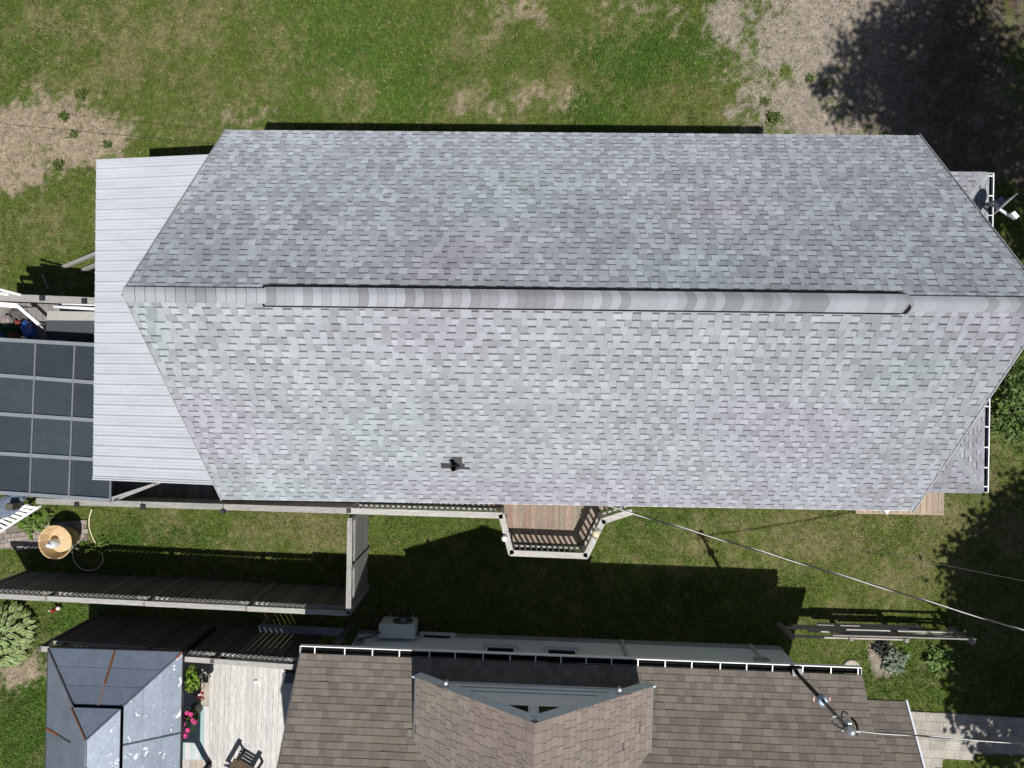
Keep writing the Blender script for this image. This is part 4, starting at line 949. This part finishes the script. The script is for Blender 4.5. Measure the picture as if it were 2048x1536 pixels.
# planters
def leaf_blob(mb, c, r, n, sz, colf, flat=.6):
    c = Vector(c)
    for i in range(n):
        v = Vector((random.gauss(0, 1), random.gauss(0, 1), random.gauss(0, 1))).normalized() * r * random.random() ** .4; v.z *= flat
        q = Euler((U(-1, 1), U(-1, 1), U(0, 6.28))).to_matrix(); s = sz * U(.6, 1.3); p = c + v
        mb.poly([p + q @ Vector((-s, 0, 0)), p + q @ Vector((0, -s * .45, .15 * s)), p + q @ Vector((s * 1.1, 0, 0)), p + q @ Vector((0, s * .45, .15 * s))], colf())
for (px, py, lab, nm, fl) in ((379, 1362, 'black hanging planter of lime green leafy plant by the gazebo edge', 'hanging_planter', False), (380, 1432, 'black hanging planter spilling pink petunias by the gazebo edge', 'hanging_planter', True)):
    q = P(px, py, 2.3); t = thing(nm, lab, 'planter', (q.x, q.y, 1.9), 'planters along the gazebo edge')
    m = MB(); m.lathe((q.x, q.y, 1.85), [(.12, 0), (.17, .38), (.18, .40), (.15, .40), (.14, .35), (.0, .35)], (.02, .02, .02), 16, close=False); m.build('pot', 'plastic', t)
    m = MB(); m.tube([(q.x, q.y, 2.2), (q.x - .12, q.y, 2.56)], .006, (.02, .02, .02), 5); m.build('hanger', 'steel', t)
    m = MB(); c0 = (q.x, q.y, 2.3)
    if not fl:
        leaf_blob(m, c0, .26, 170, .06, lambda: mul((.20, .32, .04), U(.7, 1.25)), .8); leaf_blob(m, (q.x + .02, q.y + .22, 2.26), .16, 50, .05, lambda: mul((.2, .3, .04), U(.7, 1.2)))
        m.build('foliage', 'leaf', t)
    else:
        leaf_blob(m, c0, .24, 90, .05, lambda: mul((.05, .10, .02), U(.7, 1.3))); leaf_blob(m, (q.x - .06, q.y - .3, 2.26), .18, 40, .05, lambda: mul((.05, .10, .02), U(.7, 1.3))); m.build('foliage', 'leaf', t)
        for (dx, dy) in ((-.16, .3), (.02, .16), (.12, .13), (-.15, .1), (-.12, .02), (.15, -.02), (.2, -.06), (-.1, -.14), (-.12, -.22), (.03, -.26), (-.1, -.36), (-.03, -.4), (-.14, .2)):
            f = MB(); fc = Vector((q.x + dx, q.y + dy, 2.46 + U(-.04, .04)))
            for k in range(5):
                a = k * 1.2566 + dx * 20; f.poly([fc, fc + Vector((.05 * math.cos(a - .6), .05 * math.sin(a - .6), .015)), fc + Vector((.065 * math.cos(a), .065 * math.sin(a), .008)), fc + Vector((.05 * math.cos(a + .6), .05 * math.sin(a + .6), .015))], mul((.55, .035, .20), U(.8, 1.2)))
            f.build('flower', 'leaf', t)
for (px, py, lab) in ((404, 1362, 'thin black wire hook beside the lime green planter'), (401, 1398, 'thin black wire hook beside the pink petunias')):
    m = MB(); a = P(px - 14, py - 9, 1.3); b = P(px + 8, py - 1, 1.35); c_ = P(px - 18, py + 13, 1.2)
    m.tube([a, b, c_], .010, (.012, .012, .012), 6); m.tube([c_, (c_.x, c_.y, NZ)], .012, (.012, .012, .012), 6); tag(m.build('plant_hook', 'steel', None, loc=Vector((c_.x, c_.y, NZ))), lab, 'hook', 'wire plant hooks')
q = P(403, 1388, 1.1); fg = thing('garden_flag', 'small red and white flag on a wire hook by the deck', 'flag', (q.x, q.y, NZ))
m = MB(); w_ = .08
for i, c in enumerate(((.22, .02, .03), (.5, .45, .45), (.22, .02, .03))):
    y0, y1 = -.09 + i * .06, -.09 + (i + 1) * .06; m.poly([q + Vector((-w_, y0, .04)), q + Vector((.02, y0 - .03, 0)), q + Vector((.02, y1 - .03, 0)), q + Vector((-w_, y1, .04))], c); m.poly([q + Vector((.02, y0 - .03, 0)), q + Vector((w_, y0, .05)), q + Vector((w_, y1, .05)), q + Vector((.02, y1 - .03, 0))], c)
m.build('cloth', 'fabric', fg); m = MB(); m.tube([(q.x - .13, q.y, NZ), (q.x - .13, q.y, 1.2)], .008, (.02, .02, .02), 6); m.build('pole', 'steel', fg)
q = P(512, 1363, NZ); m = MB(); m.lathe(q, [(.05, 0), (.055, .03), (.04, .05), (.005, .055)], (.75, .74, .72), 16); tag(m.build('deck_lid', 'plastic', None, loc=q), 'small white round lid set on the grey deck', 'light')  # plain round lid on the planks, not a lamp
q = P(578, 1340, NZ); m = MB(); m.box(q + Vector((.16, -.05, .2)), (.36, .22, .4), (.03, .04, .055), NF.rz); m.box(q + Vector((.16, -.05, .41)), (.4, .26, .03), (.05, .065, .085), NF.rz); tag(m.build('deck_cabinet', 'plastic', None, loc=q), 'dark blue grey cabinet in the corner of the grey deck', 'cabinet')

# ---------------------------------------------------------------- left yard
# round wooden tub with a jug
tq = P(110, 1085, .72); tub = thing('wooden_tub', 'round pale wooden tub filled with sawdust on the pavers', 'tub', (tq.x, tq.y, 0)); TR = .455; ns = 26; tc = (.50, .36, .20)
for i in range(ns):
    a0, a1 = 2 * math.pi * i / ns + .006, 2 * math.pi * (i + 1) / ns - .006; ri = TR - .03; h1 = .72 + U(-.004, .004)
    pt = lambda r, a, z: Vector((tq.x + r * math.cos(a), tq.y + r * math.sin(a), z))
    rb = .24
    m = MB(); m.hexa([pt(rb - .03, a0, 0), pt(rb, a0, 0), pt(rb, a1, 0), pt(rb - .03, a1, 0), pt(ri, a0, h1), pt(TR, a0, h1), pt(TR, a1, h1), pt(ri, a1, h1)], mul(tc, U(.85, 1.1))); m.build('stave', 'wood_z', tub)
for z_ in (.16, .55):
    rz_ = lerp(.24, TR, z_ / .72); m = MB(); m.lathe((tq.x, tq.y, z_), [(rz_ - .004, 0), (rz_ + .006, 0), (rz_ + .018, .035), (rz_ + .006, .035)], (.25, .25, .26), 32, close=False); m.build('hoop', 'steel', tub)
m = MB(); nfl = 36; FZ = .43; RF = lerp(.24, TR, FZ / .72) - .012; rr = [.0, .16, .25, .32, RF]; zz = [FZ + .05, FZ + .045, FZ + .03, FZ + .02, FZ]
for i in range(4):
    for j in range(nfl):
        a0, a1 = 2 * math.pi * j / nfl, 2 * math.pi * (j + 1) / nfl
        f_ = lambda r, a, z: Vector((tq.x + r * math.cos(a), tq.y + r * math.sin(a), z + .05 * (fb(r * 9 * math.cos(a) + 4, r * 9 * math.sin(a) + 4) - .5)))
        m.poly([f_(rr[i], a0, zz[i]), f_(rr[i + 1], a0, zz[i + 1]), f_(rr[i + 1], a1, zz[i + 1]), f_(rr[i], a1, zz[i])], (.50, .38, .23), True)
m.build('sawdust', 'fabric', tub)
jq = P(99, 1090, .75); jz = .46; m = MB(); m.lathe((jq.x, jq.y, jz), [(.11, 0), (.12, .02), (.12, .20), (.09, .27), (.04, .32), (.04, .345), (.0, .347)], (.66, .76, .82), 18, close=False)
jug = tag(m.build('plastic_jug', 'plastic', None, loc=Vector((jq.x, jq.y, jz))), 'white plastic jug standing inside the round wooden tub', 'jug')
m = MB(); m.lathe((jq.x, jq.y, jz + .335), [(.048, 0), (.048, .035), (.0, .037)], (.75, .82, .86), 12, close=False); m.build('cap', 'plastic', jug)
hp = [P(*p) for p in ((184, 1018, .06), (180, 1030, .03), (178, 1045, .02), (180, 1060, .02), (186, 1076, .03), (194, 1090, .03), (202, 1103, .02), (206, 1116, .02), (203, 1128, .02), (192, 1138, .02), (176, 1141, .02), (160, 1136, .02), (149, 1122, .03), (145, 1106, .10), (143, 1096, .35))]
m = MB(); m.tube(spline(hp, 6), .016, (.58, .55, .36), 8); tag(m.build('garden_hose', 'plastic', None, loc=hp[0]), 'pale yellow garden hose looping over lawn from the wooden tub', 'hose')
# paver patch under the tub
pv = MB(); base = P(80, 1075, 0); pv.poly([P(-40, 1062, .004), P(-40, 1098, .004), P(176, 1099, .004), P(172, 1040, .004), P(60, 1046, .004)][::1], (.16, .135, .11)); pvo = pv.build('paver_patio', 'stone'); pvo['kind'] = 'structure'
PVF = Fr(P(-40, 1097, 0), R(7))
for r_ in range(5):
    for c_ in range(16):
        x0 = c_ * .205 + (r_ % 2) * .1; y0 = r_ * .125 - .18
        q = PVF(x0 + .1, y0 + .06, 0); sx, sy = scr(q)
        if not (-40 < sx < 172 and (1048 if sx < 90 else 1040) < sy < 1097 and not (sx < 60 and sy < 1062)): continue
        m = MB(); c = mixc((.27, .23, .20), (.24, .21, .19), random.random()); m.box(PVF(x0 + .1, y0 + .06, .012 + U(-.003, .003)), (.194, .115, .05), mul(c, U(.85, 1.12)), PVF.rz + U(-.01, .01)); m.build('paver', 'stone', pvo)
# storage box, pipes, frame and clutter on the raised deck
bq0, bq1 = P(95, 640, 2.55), P(215, 645, 2.55); bx = thing('storage_box', 'large deck storage box with beige back and dark lid', 'storage box', ((bq0 + bq1) / 2) * 1.0 - Vector((0, 0, .65)))
a, b, c_, d_ = P(95, 678, 2.5), P(230, 680, 2.5), P(230, 642, 2.62), P(95, 641, 2.62)
m = MB(); m.hexa([a, b, c_, d_, a + Vector((0, 0, .05)), b + Vector((0, 0, .05)), c_ + Vector((0, 0, .05)), d_ + Vector((0, 0, .05))], (.045, .05, .058)); m.build('lid', 'plastic', bx)
e_, f_ = P(95, 622, 2.5), P(230, 624, 2.5)
m = MB(); m.hexa([d_ + Vector((0, 0, -.02)), c_ + Vector((0, 0, -.02)), f_ - Vector((0, 0, .1)), e_ - Vector((0, 0, .1)), d_ + Vector((0, 0, .045)), c_ + Vector((0, 0, .045)), f_, e_], (.52, .51, .46)); m.build('back_panel', 'plastic', bx)
m = MB(); g1, g2 = (a + Vector((.03, .05, 0)), c_ + Vector((-.03, -.0, 0))); m.hexa([Vector((a.x + .03, a.y + .04, DZ)), Vector((b.x - .03, b.y + .04, DZ)), Vector((c_.x - .03, f_.y - .05, DZ)), Vector((d_.x + .03, e_.y - .05, DZ)), Vector((a.x + .03, a.y + .04, 2.44)), Vector((b.x - .03, b.y + .04, 2.44)), Vector((c_.x - .03, f_.y - .05, 2.4)), Vector((d_.x + .03, e_.y - .05, 2.4))], (.07, .075, .08)); m.build('body', 'plastic', bx)
wp = (.78, .79, .82)
for (p0, p1, r_, lab) in (((108, 613, 2.68), (230, 620, 2.68), .038, 'longest white pole lying along the deck railing above the storage box'), ((124, 608, 2.72), (230, 611, 2.72), .02, 'thin white pole nearest the railing above the storage box'), ((-30, 571, 2.86), (42, 590, 2.86), .03, 'white pole resting across the railing top at left edge'), ((-30, 583, 2.86), (18, 589, 2.86), .035, 'short white pole end on the railing at left edge')):
    m = MB(); a, b = P(*p0), P(*p1); m.tube([a, b], r_, wp, 10); tag(m.build('white_pole', 'plastic', None, loc=a), lab, 'pole', 'white poles by the deck railing')
fr = thing('canopy_frame', 'white metal frame bent around piled clutter on the deck', 'canopy frame', P(40, 640, 1.9))
pts = [P(-60, 604, 2.5), P(36, 612, 2.5), P(78, 648, 2.45)]
for a, b, w_, nm in ((pts[0], pts[1], .11, 'beam'), (pts[1], pts[2], .075, 'beam'), (pts[2], P(112, 680, 2.3), .03, 'strut')):
    m = MB(); m.bar(a, b, w_, .06, wp if nm == 'beam' else (.3, .31, .33), ext=.01); m.build(nm, 'paint', fr)
for q in (pts[0], pts[1], pts[2]):
    m = MB(); m.bar((q.x, q.y, 1.9), (q.x, q.y, q.z - .03), .05, .05, (.6, .6, .62)); m.build('leg', 'paint', fr)
def lump(name, c, size, col, label, cat, rz=0, m_='fabric', group=None, seed=1, sub=2):
    b = MB(); c = Vector(c); ns_, nr_ = 22, 11; rm = Matrix.Rotation(rz, 3, 'Z'); g = []
    for i in range(nr_ + 1):
        th = math.pi * i / nr_; row = []
        for j in range(ns_):
            ph = 2 * math.pi * j / ns_; v = Vector((math.sin(th) * math.cos(ph), math.sin(th) * math.sin(ph), math.cos(th)))
            v = Vector((math.copysign(abs(v.x) ** .7, v.x), math.copysign(abs(v.y) ** .7, v.y), math.copysign(abs(v.z) ** .8, v.z)))
            k = .55 + .85 * fb(v.x * 3.2 + seed * 7, v.y * 3.2 + v.z * 4 + seed, 4); row.append(c + rm @ Vector((v.x * size[0] / 2 * k, v.y * size[1] / 2 * k, v.z * size[2] / 2 * k)))
        g.append(row)
    for i in range(nr_):
        for j in range(ns_):
            cc = mul(col, .8 + .4 * random.random()) if m_ == 'stone' else mul(col, U(.93, 1.07)); b.poly([g[i][j], g[i + 1][j], g[i + 1][(j + 1) % ns_], g[i][(j + 1) % ns_]], cc, False)
    return tag(b.build(name, m_, None, loc=c - Vector((0, 0, size[2] / 2))), label, cat, group)
lump('blue_bag', P(57, 660, 2.1), (.22, .46, .3), (.02, .09, .38), 'shiny blue plastic bag lying in the deck clutter', 'bag', R(28), 'dark_glass', seed=3)
lump('green_tarp', P(24, 660, 2.0), (.62, .36, .26), (.022, .05, .022), 'dark green tarp heaped beside the blue bag', 'tarp', R(-8), seed=4)
lump('grey_sack', P(16, 641, 2.08), (.28, .26, .26), (.23, .2, .19), 'small grey brown sack above the green tarp', 'sack', .4, seed=5, group='sacks in the deck clutter')
lump('grey_sack', P(38, 628, 2.0), (.42, .22, .2), (.10, .09, .085), 'dark flattened sack under the white frame', 'sack', -.3, seed=6, group='sacks in the deck clutter')
lump('red_cloth', P(36, 645, 2.2), (.13, .1, .1), (.20, .04, .03), 'little red cloth beside the blue bag', 'cloth', .2, seed=8)
lump('white_bundle', P(50, 676, 2.1), (.18, .1, .1), (.6, .58, .48), 'cream bundle at the pergola edge below blue bag', 'bundle', -.3, seed=9)
lump('striped_towel', P(4, 672, 2.0), (.3, .24, .2), (.06, .09, .22), 'blue towel with red corner at the left edge', 'towel', -.6, seed=10)
lump('brown_cushion', P(28, 671, 2.14), (.3, .14, .1), (.13, .05, .02), 'rust brown cushion on the green tarp', 'cushion', -.1, seed=12)
# aluminium steps and grey tarp at lower left
ld = thing('pool_ladder', 'white aluminium ladder sloping down from the raised deck', 'ladder', P(20, 1060, 0))
la0, la1 = P(80, 1013, 1.75), P(-50, 1096, .3); lb0, lb1 = P(54, 1010, 1.8), P(-70, 1078, .35)
for a, b, w_ in ((la0, la1, .05), (lb0, lb1, .05)):
    m = MB(); m.bar(a, b, w_, .07, (.72, .73, .77)); m.build('side_rail', 'paint', ld)
for i in range(13):
    t = (i + .5) / 13; m = MB(); m.bar(lb0.lerp(lb1, t), la0.lerp(la1, t), .075, .025, (.62, .64, .68)); m.build('tread', 'paint', ld)
lump('grey_tarp', P(14, 1012, 1.95), (1.0, .42, .3), (.12, .15, .20), 'blue grey tarp bundled at the deck end beside ladder', 'tarp', R(34), seed=14)
q = P(26, 1012, 2.2); m = MB(); m.box(q, (.18, .16, .3), (.08, .075, .06)); tag(m.build('post_stub', 'wood_z', None, loc=q - Vector((0, 0, .15))), 'dark square post stub at the end of lower deck rail', 'post')
# timbers leaning by the deck
for (p0, p1, lab) in (((128, 534, .1), (215, 498, 1.7), 'long grey timber brace leaning up to the metal patio cover'), ((166, 541, .1), (215, 520, 1.5), 'short grey timber brace nearest the deck shadow')):
    m = MB(); a = P(*p0); m.bar(a, P(*p1), .09, .09, (.30, .285, .27)); tag(m.build('timber_brace', 'wood_x', None, loc=a), lab, 'brace', 'timber braces by the patio cover')
m = MB(); m.tube(spline([P(*p) for p in ((84, 550, .03), (90, 558, .05), (92, 568, .06), (98, 578, .05))], 5), .03, (.22, .19, .16), 7); tag(m.build('broken_branch', 'bark', None, loc=P(84, 550, 0)), 'short crooked branch lying at the deck shadow edge', 'branch')
# garden ornament
q = P(116, 1216, .0); go = thing('garden_ornament', 'small red and white ornament standing below the lattice fence', 'ornament', q)
m = MB(); m.lathe(q, [(.07, 0), (.06, .12), (.03, .2), (.045, .24), (.03, .3), (.0, .31)], (.35, .03, .025), 14, close=False); m.build('body', 'plastic', go)
m = MB(); m.lathe(q + Vector((.08, .03, .1)), [(.05, -.03), (.06, .02), (.04, .06), (.0, .07)], (.75, .6, .58), 12); m.build('head', 'plastic', go)
m = MB(); m.tube([q + Vector((-.12, -.02, 0)), q + Vector((-.13, -.02, .22))], .014, (.65, .65, .6), 6); m.build('stake', 'plastic', go)

# ---------------------------------------------------------------- plants
def leafmesh(name, Ln, W, c1, c2):
    b = MB(); ys = [0, .3, .65, 1.0]; ws = [.1, 1, .8, .03]; zs = [0, .05, .03, -.08]
    for i in range(3):
        for s in (-1, 1):
            for (f0, f1, c) in ((0, .68, c1), (.68, 1.0, c2)):
                A = lambda k, f: Vector((ys[k] * Ln, s * ws[k] * W / 2 * f, zs[k] * Ln + abs(f) * .12 * W * ws[k]))
                p = [A(i, f0), A(i + 1, f0), A(i + 1, f1), A(i, f1)]; b.poly(p if s > 0 else p[::-1], c, True)
    o = b.build(name, 'leaf'); me = o.data; bpy.data.objects.remove(o); return me
HL = [leafmesh('hosta_leaf', .25, .135, (.14, .22, .04), (.44, .50, .30)), leafmesh('hosta_leaf', .23, .12, (.17, .26, .05), (.48, .53, .33)), leafmesh('hosta_leaf', .2, .11, (.12, .2, .035), (.40, .46, .26))]
def hosta(label, pc, rx, ry, n, hts):
    c = P(*pc); t = thing('hosta', label, 'plant', (c.x, c.y, 0), 'variegated hostas at left edge')
    for i in range(n):
        a = U(0, 2 * math.pi); r = math.sqrt(random.random()); o = bpy.data.objects.new('leaf', random.choice(HL)); C.objects.link(o); o.parent = t
        o.location = (math.cos(a) * r * rx, math.sin(a) * r * ry, hts * (1 - .75 * r * r) + U(-.03, .03) + .06); o.rotation_euler = (U(-.3, .3), U(.05, .55) + r * .3, a + U(-.5, .5)); s = U(.55, .95); o.scale = (s, s, s)
hosta('large variegated hosta with cream edged leaves at left edge', (14, 1262, .3), .62, .62, 240, .55)
hosta('smaller pale striped hosta below the large one at left edge', (6, 1310, .2), .48, .26, 100, .3)
def weed(px, py, r, col, lab, n=40, group='leafy weeds in the bare soil'):
    if group and 'soil' in group: r *= U(.6, .95)
    q = P(px, py, 0); t = MB()
    for i in range(int(n * 2.2)):
        a = U(0, 6.283); L = r * U(.25, .8); w = L * U(.22, .45); up = U(.1, .9) * L; b0 = q + Vector((random.gauss(0, .33) * r, random.gauss(0, .33) * r, U(0, .04))); d = Vector((math.cos(a), math.sin(a), 0)); s = Vector((-d.y, d.x, 0))
        t.poly([b0, b0 + d * L * .5 - s * w / 2 + Vector((0, 0, up)), b0 + d * L + Vector((0, 0, up * .8)), b0 + d * L * .5 + s * w / 2 + Vector((0, 0, up))], mul(col, U(.65, 1.3)))
    return tag(t.build('weed', 'leaf', None, loc=q), lab, 'weed', group)
g1 = (.085, .12, .026)
for (px, py, r, lab, n) in ((165, 190, .20, 'tallest green weed at the top edge of left soil patch', 50), (130, 234, .22, 'broad weed in the middle of the left soil patch', 45), (210, 186, .1, 'tiny weed right of the tallest one by the soil patch', 20), (150, 270, .16, 'sparse weed below the broad one on left soil', 26), (218, 290, .2, 'yellow green weed near the patio cover shadow', 40), (120, 330, .2, 'dark weed at the lower edge of left soil patch', 40), (1546, 236, .24, 'bushy weed beside the grey roof on the right gravel', 60), (1620, 158, .18, 'low weed on the gravel above the bushy weed', 36), (1530, 205, .15, 'small weed between lawn edge and gravel', 26), (28, 438, .12, 'single bright green weed on the left lawn', 24)):
    weed(px, py, r, (.09, .16, .02) if 'bright' in lab else g1, lab, n)
for (px, py, r, lab) in ((62, 1045, .34, 'bright green leafy plant left of the wooden tub'), (92, 1038, .24, 'yellow green leafy plant above the wooden tub'), (205, 1090, .2, 'low rosette plant growing over the garden hose'), (170, 1094, .16, 'leafy weed right of the wooden tub')):
    weed(px, py, r, (.10, .17, .025), lab, 80, 'leafy plants round the wooden tub')
weed(1785, 1322, .32, (.16, .20, .14), 'silvery leafed plant on soil below the plank fence', 120, None)
weed(1760, 1292, .26, (.012, .014, .010), 'dark purple leafed plant at the plank fence', 60, None)
weed(1872, 1318, .35, (.10, .18, .03), 'bright green plant at the edge of tree shade', 70, None)

def tree(name, label, trunk, h0, blobs, nleaf, sz, colr, trunk_r=.18, group=None, cat='tree', limbs=True, gap=0.0):
    t = thing(name, label, cat, trunk, group); tx, ty, _ = trunk
    top = max(b[2] for b in blobs); m = MB(); n = 7
    m.tube([(tx + .15 * math.sin(i * 1.3), ty + .12 * math.cos(i * 1.7), lerp(-.1, top, i / n)) for i in range(n + 1)], trunk_r, (.10, .085, .07), 10, radii=[lerp(trunk_r, trunk_r * .25, i / n) for i in range(n + 1)]); m.build('trunk', 'bark', t)
    if limbs:
        for b in blobs:
            m = MB(); z0 = max(h0 * .7, b[2] - 2.2); p0 = Vector((tx, ty, min(z0, top - .3))); p1 = Vector(b[:3])
            m.tube([p0, p0.lerp(p1, .5) + Vector((0, 0, .25)), p1], .05, (.10, .085, .07), 7, radii=[trunk_r * .45, trunk_r * .25, .02]); m.build('limb', 'bark', t)
    vs = []; cs = []; tot = sum(b[3] ** 2 for b in blobs)
    for b in blobs:
        nb = int(nleaf * b[3] ** 2 / tot)
        ncl = max(6, int(nb / 45)); d = RNG.normal(size=(ncl, 3)); d /= np.linalg.norm(d, axis=1)[:, None]
        cc = np.array(b[:3]) + d * (b[3] * RNG.uniform(.35, 1.0, ncl) ** .6)[:, None] * np.array((1, 1, b[4] if len(b) > 4 else .8))
        idx = RNG.integers(0, ncl, nb); p = cc[idx] + RNG.normal(size=(nb, 3)) * b[3] * .20
        a = RNG.uniform(0, 6.283, nb); ti = RNG.uniform(-.9, .9, nb); s = sz * RNG.uniform(.6, 1.3, nb)
        ux = np.stack([np.cos(a) * np.cos(ti), np.sin(a) * np.cos(ti), np.sin(ti)], 1); uy = np.stack([-np.sin(a), np.cos(a), RNG.uniform(-.5, .5, nb)], 1); uy /= np.linalg.norm(uy, axis=1)[:, None]
        q = np.stack([p - ux * s[:, None], p - uy * (s * .5)[:, None], p + ux * s[:, None], p + uy * (s * .5)[:, None]], 1); vs.append(q.reshape(-1, 3))
        k = (RNG.uniform(.65, 1.35, ncl)[idx] * RNG.uniform(.8, 1.2, nb))[:, None]; cs.append(np.array(colr) * k)
    fast_mesh('crown', np.concatenate(vs), 4, np.concatenate(cs), 'leaf', t)
    return t
tree('maple_tree', 'tall maple beyond the top right corner shading the gravel', (14.6, 1.6, 0), 6, [(12.4, 3.6, 11.0, 1.4), (10.95, 3.5, 11.2, .85), (11.6, 4.6, 11.5, .8), (13.7, 2.4, 12.5, 1.7), (14.8, 2.0, 14, 2.0), (13.0, 4.3, 11.5, 1.6), (14.6, 4.0, 10, 1.8), (13.4, .8, 10.6, 1.1), (14.6, .4, 9.5, 1.6), (12.6, 3.0, 8.9, 1.0), (14.4, 2.2, 8.5, 1.4), (13.6, 6.0, 10.8, 1.5)], 24000, .085, (.05, .09, .022), .3)
tree('ash_tree', 'broad tree beyond the right edge shading the lower lawn', (15.4, -8.6, 0), 4, [(14.6, -7.2, 6.6, 1.3), (14.4, -8.6, 7.4, 1.6), (15.0, -10, 8.2, 1.8), (14.2, -10.6, 7.0, 1.4), (15.6, -7.8, 9, 1.6), (13.9, -9.4, 5.6, 1.1), (14.3, -11.8, 6.6, 1.2), (16, -11, 8, 1.6), (13.9, -7.9, 5.2, .9)], 22000, .12, (.05, .09, .022), .28)
tree('cedar_shrub', 'green leafy shrub at the right edge beside the porch', (11.9, -.55, 0), .6, [(11.75, -.25, 2.2, .62), (12.0, -.9, 1.9, .6), (11.5, .35, 1.3, .5), (11.4, -.95, 1.2, .45)], 5200, .055, (.085, .14, .03), .07, cat='shrub')
tree('lilac_shrub', 'bright leafed shrub at the right edge above the paver path', (13.6, -8.55, 0), .5, [(13.35, -8.4, 1.3, .4), (13.5, -9.1, 1.1, .4), (13.6, -8.0, 1.0, .45)], 2600, .06, (.10, .16, .03), .06, cat='shrub')
tree('lawn_shrub', 'low shrub beside the lower right of porch gutter', (11.55, 1.0, 0), .3, [(11.7, .9, .6, .45), (12.3, 1.4, .7, .5)], 2200, .05, (.06, .10, .025), .05, cat='shrub')

# ---------------------------------------------------------------- paver path and stepping stone at right
pp = MB(); poly = [(1800, 1425), (1880, 1424), (1960, 1428), (2120, 1440), (2120, 1512), (1960, 1508), (1900, 1514), (1870, 1530), (1850, 1560), (1800, 1560)]
pp.poly([P(x, y, .004) for x, y in poly][::-1], (.20, .19, .16)); path = pp.build('paver_path', 'stone'); path['kind'] = 'structure'
def inpoly(x, y):
    ins = False
    for i in range(len(poly)):
        x0, y0 = poly[i]; x1, y1 = poly[i - 1]
        if (y0 > y) != (y1 > y) and x < (x1 - x0) * (y - y0) / (y1 - y0) + x0: ins = not ins
    return ins
PT = Fr(P(1790, 1420, 0), R(-3))
for r_ in range(9):
    x = U(-.3, 0)
    while x < 4.6:
        w = random.choice((.30, .42, .54)); q = PT(x + w / 2, -r_ * .245 - .12, .012); sx, sy = scr(q)
        if inpoly(sx, sy):
            c = mixc((.32, .30, .26), (.31, .285, .255), random.random()); m = MB(); m.box(q + Vector((0, 0, U(-.004, .004))), (w - .007, .239, .05), mul(c, U(.88, 1.1)), PT.rz); m.build('paver', 'stone', path)
        x += w
q = P(1703, 1337, .02); m = MB(); m.lathe(q, [(.0, .025), (.17, .03), (.23, .026), (.24, .01), (.24, -.05)], (.36, .33, .28), 22, close=False); tag(m.build('stepping_stone', 'stone', None, loc=q), 'round pale stepping stone just below the white gutter end', 'stepping stone')
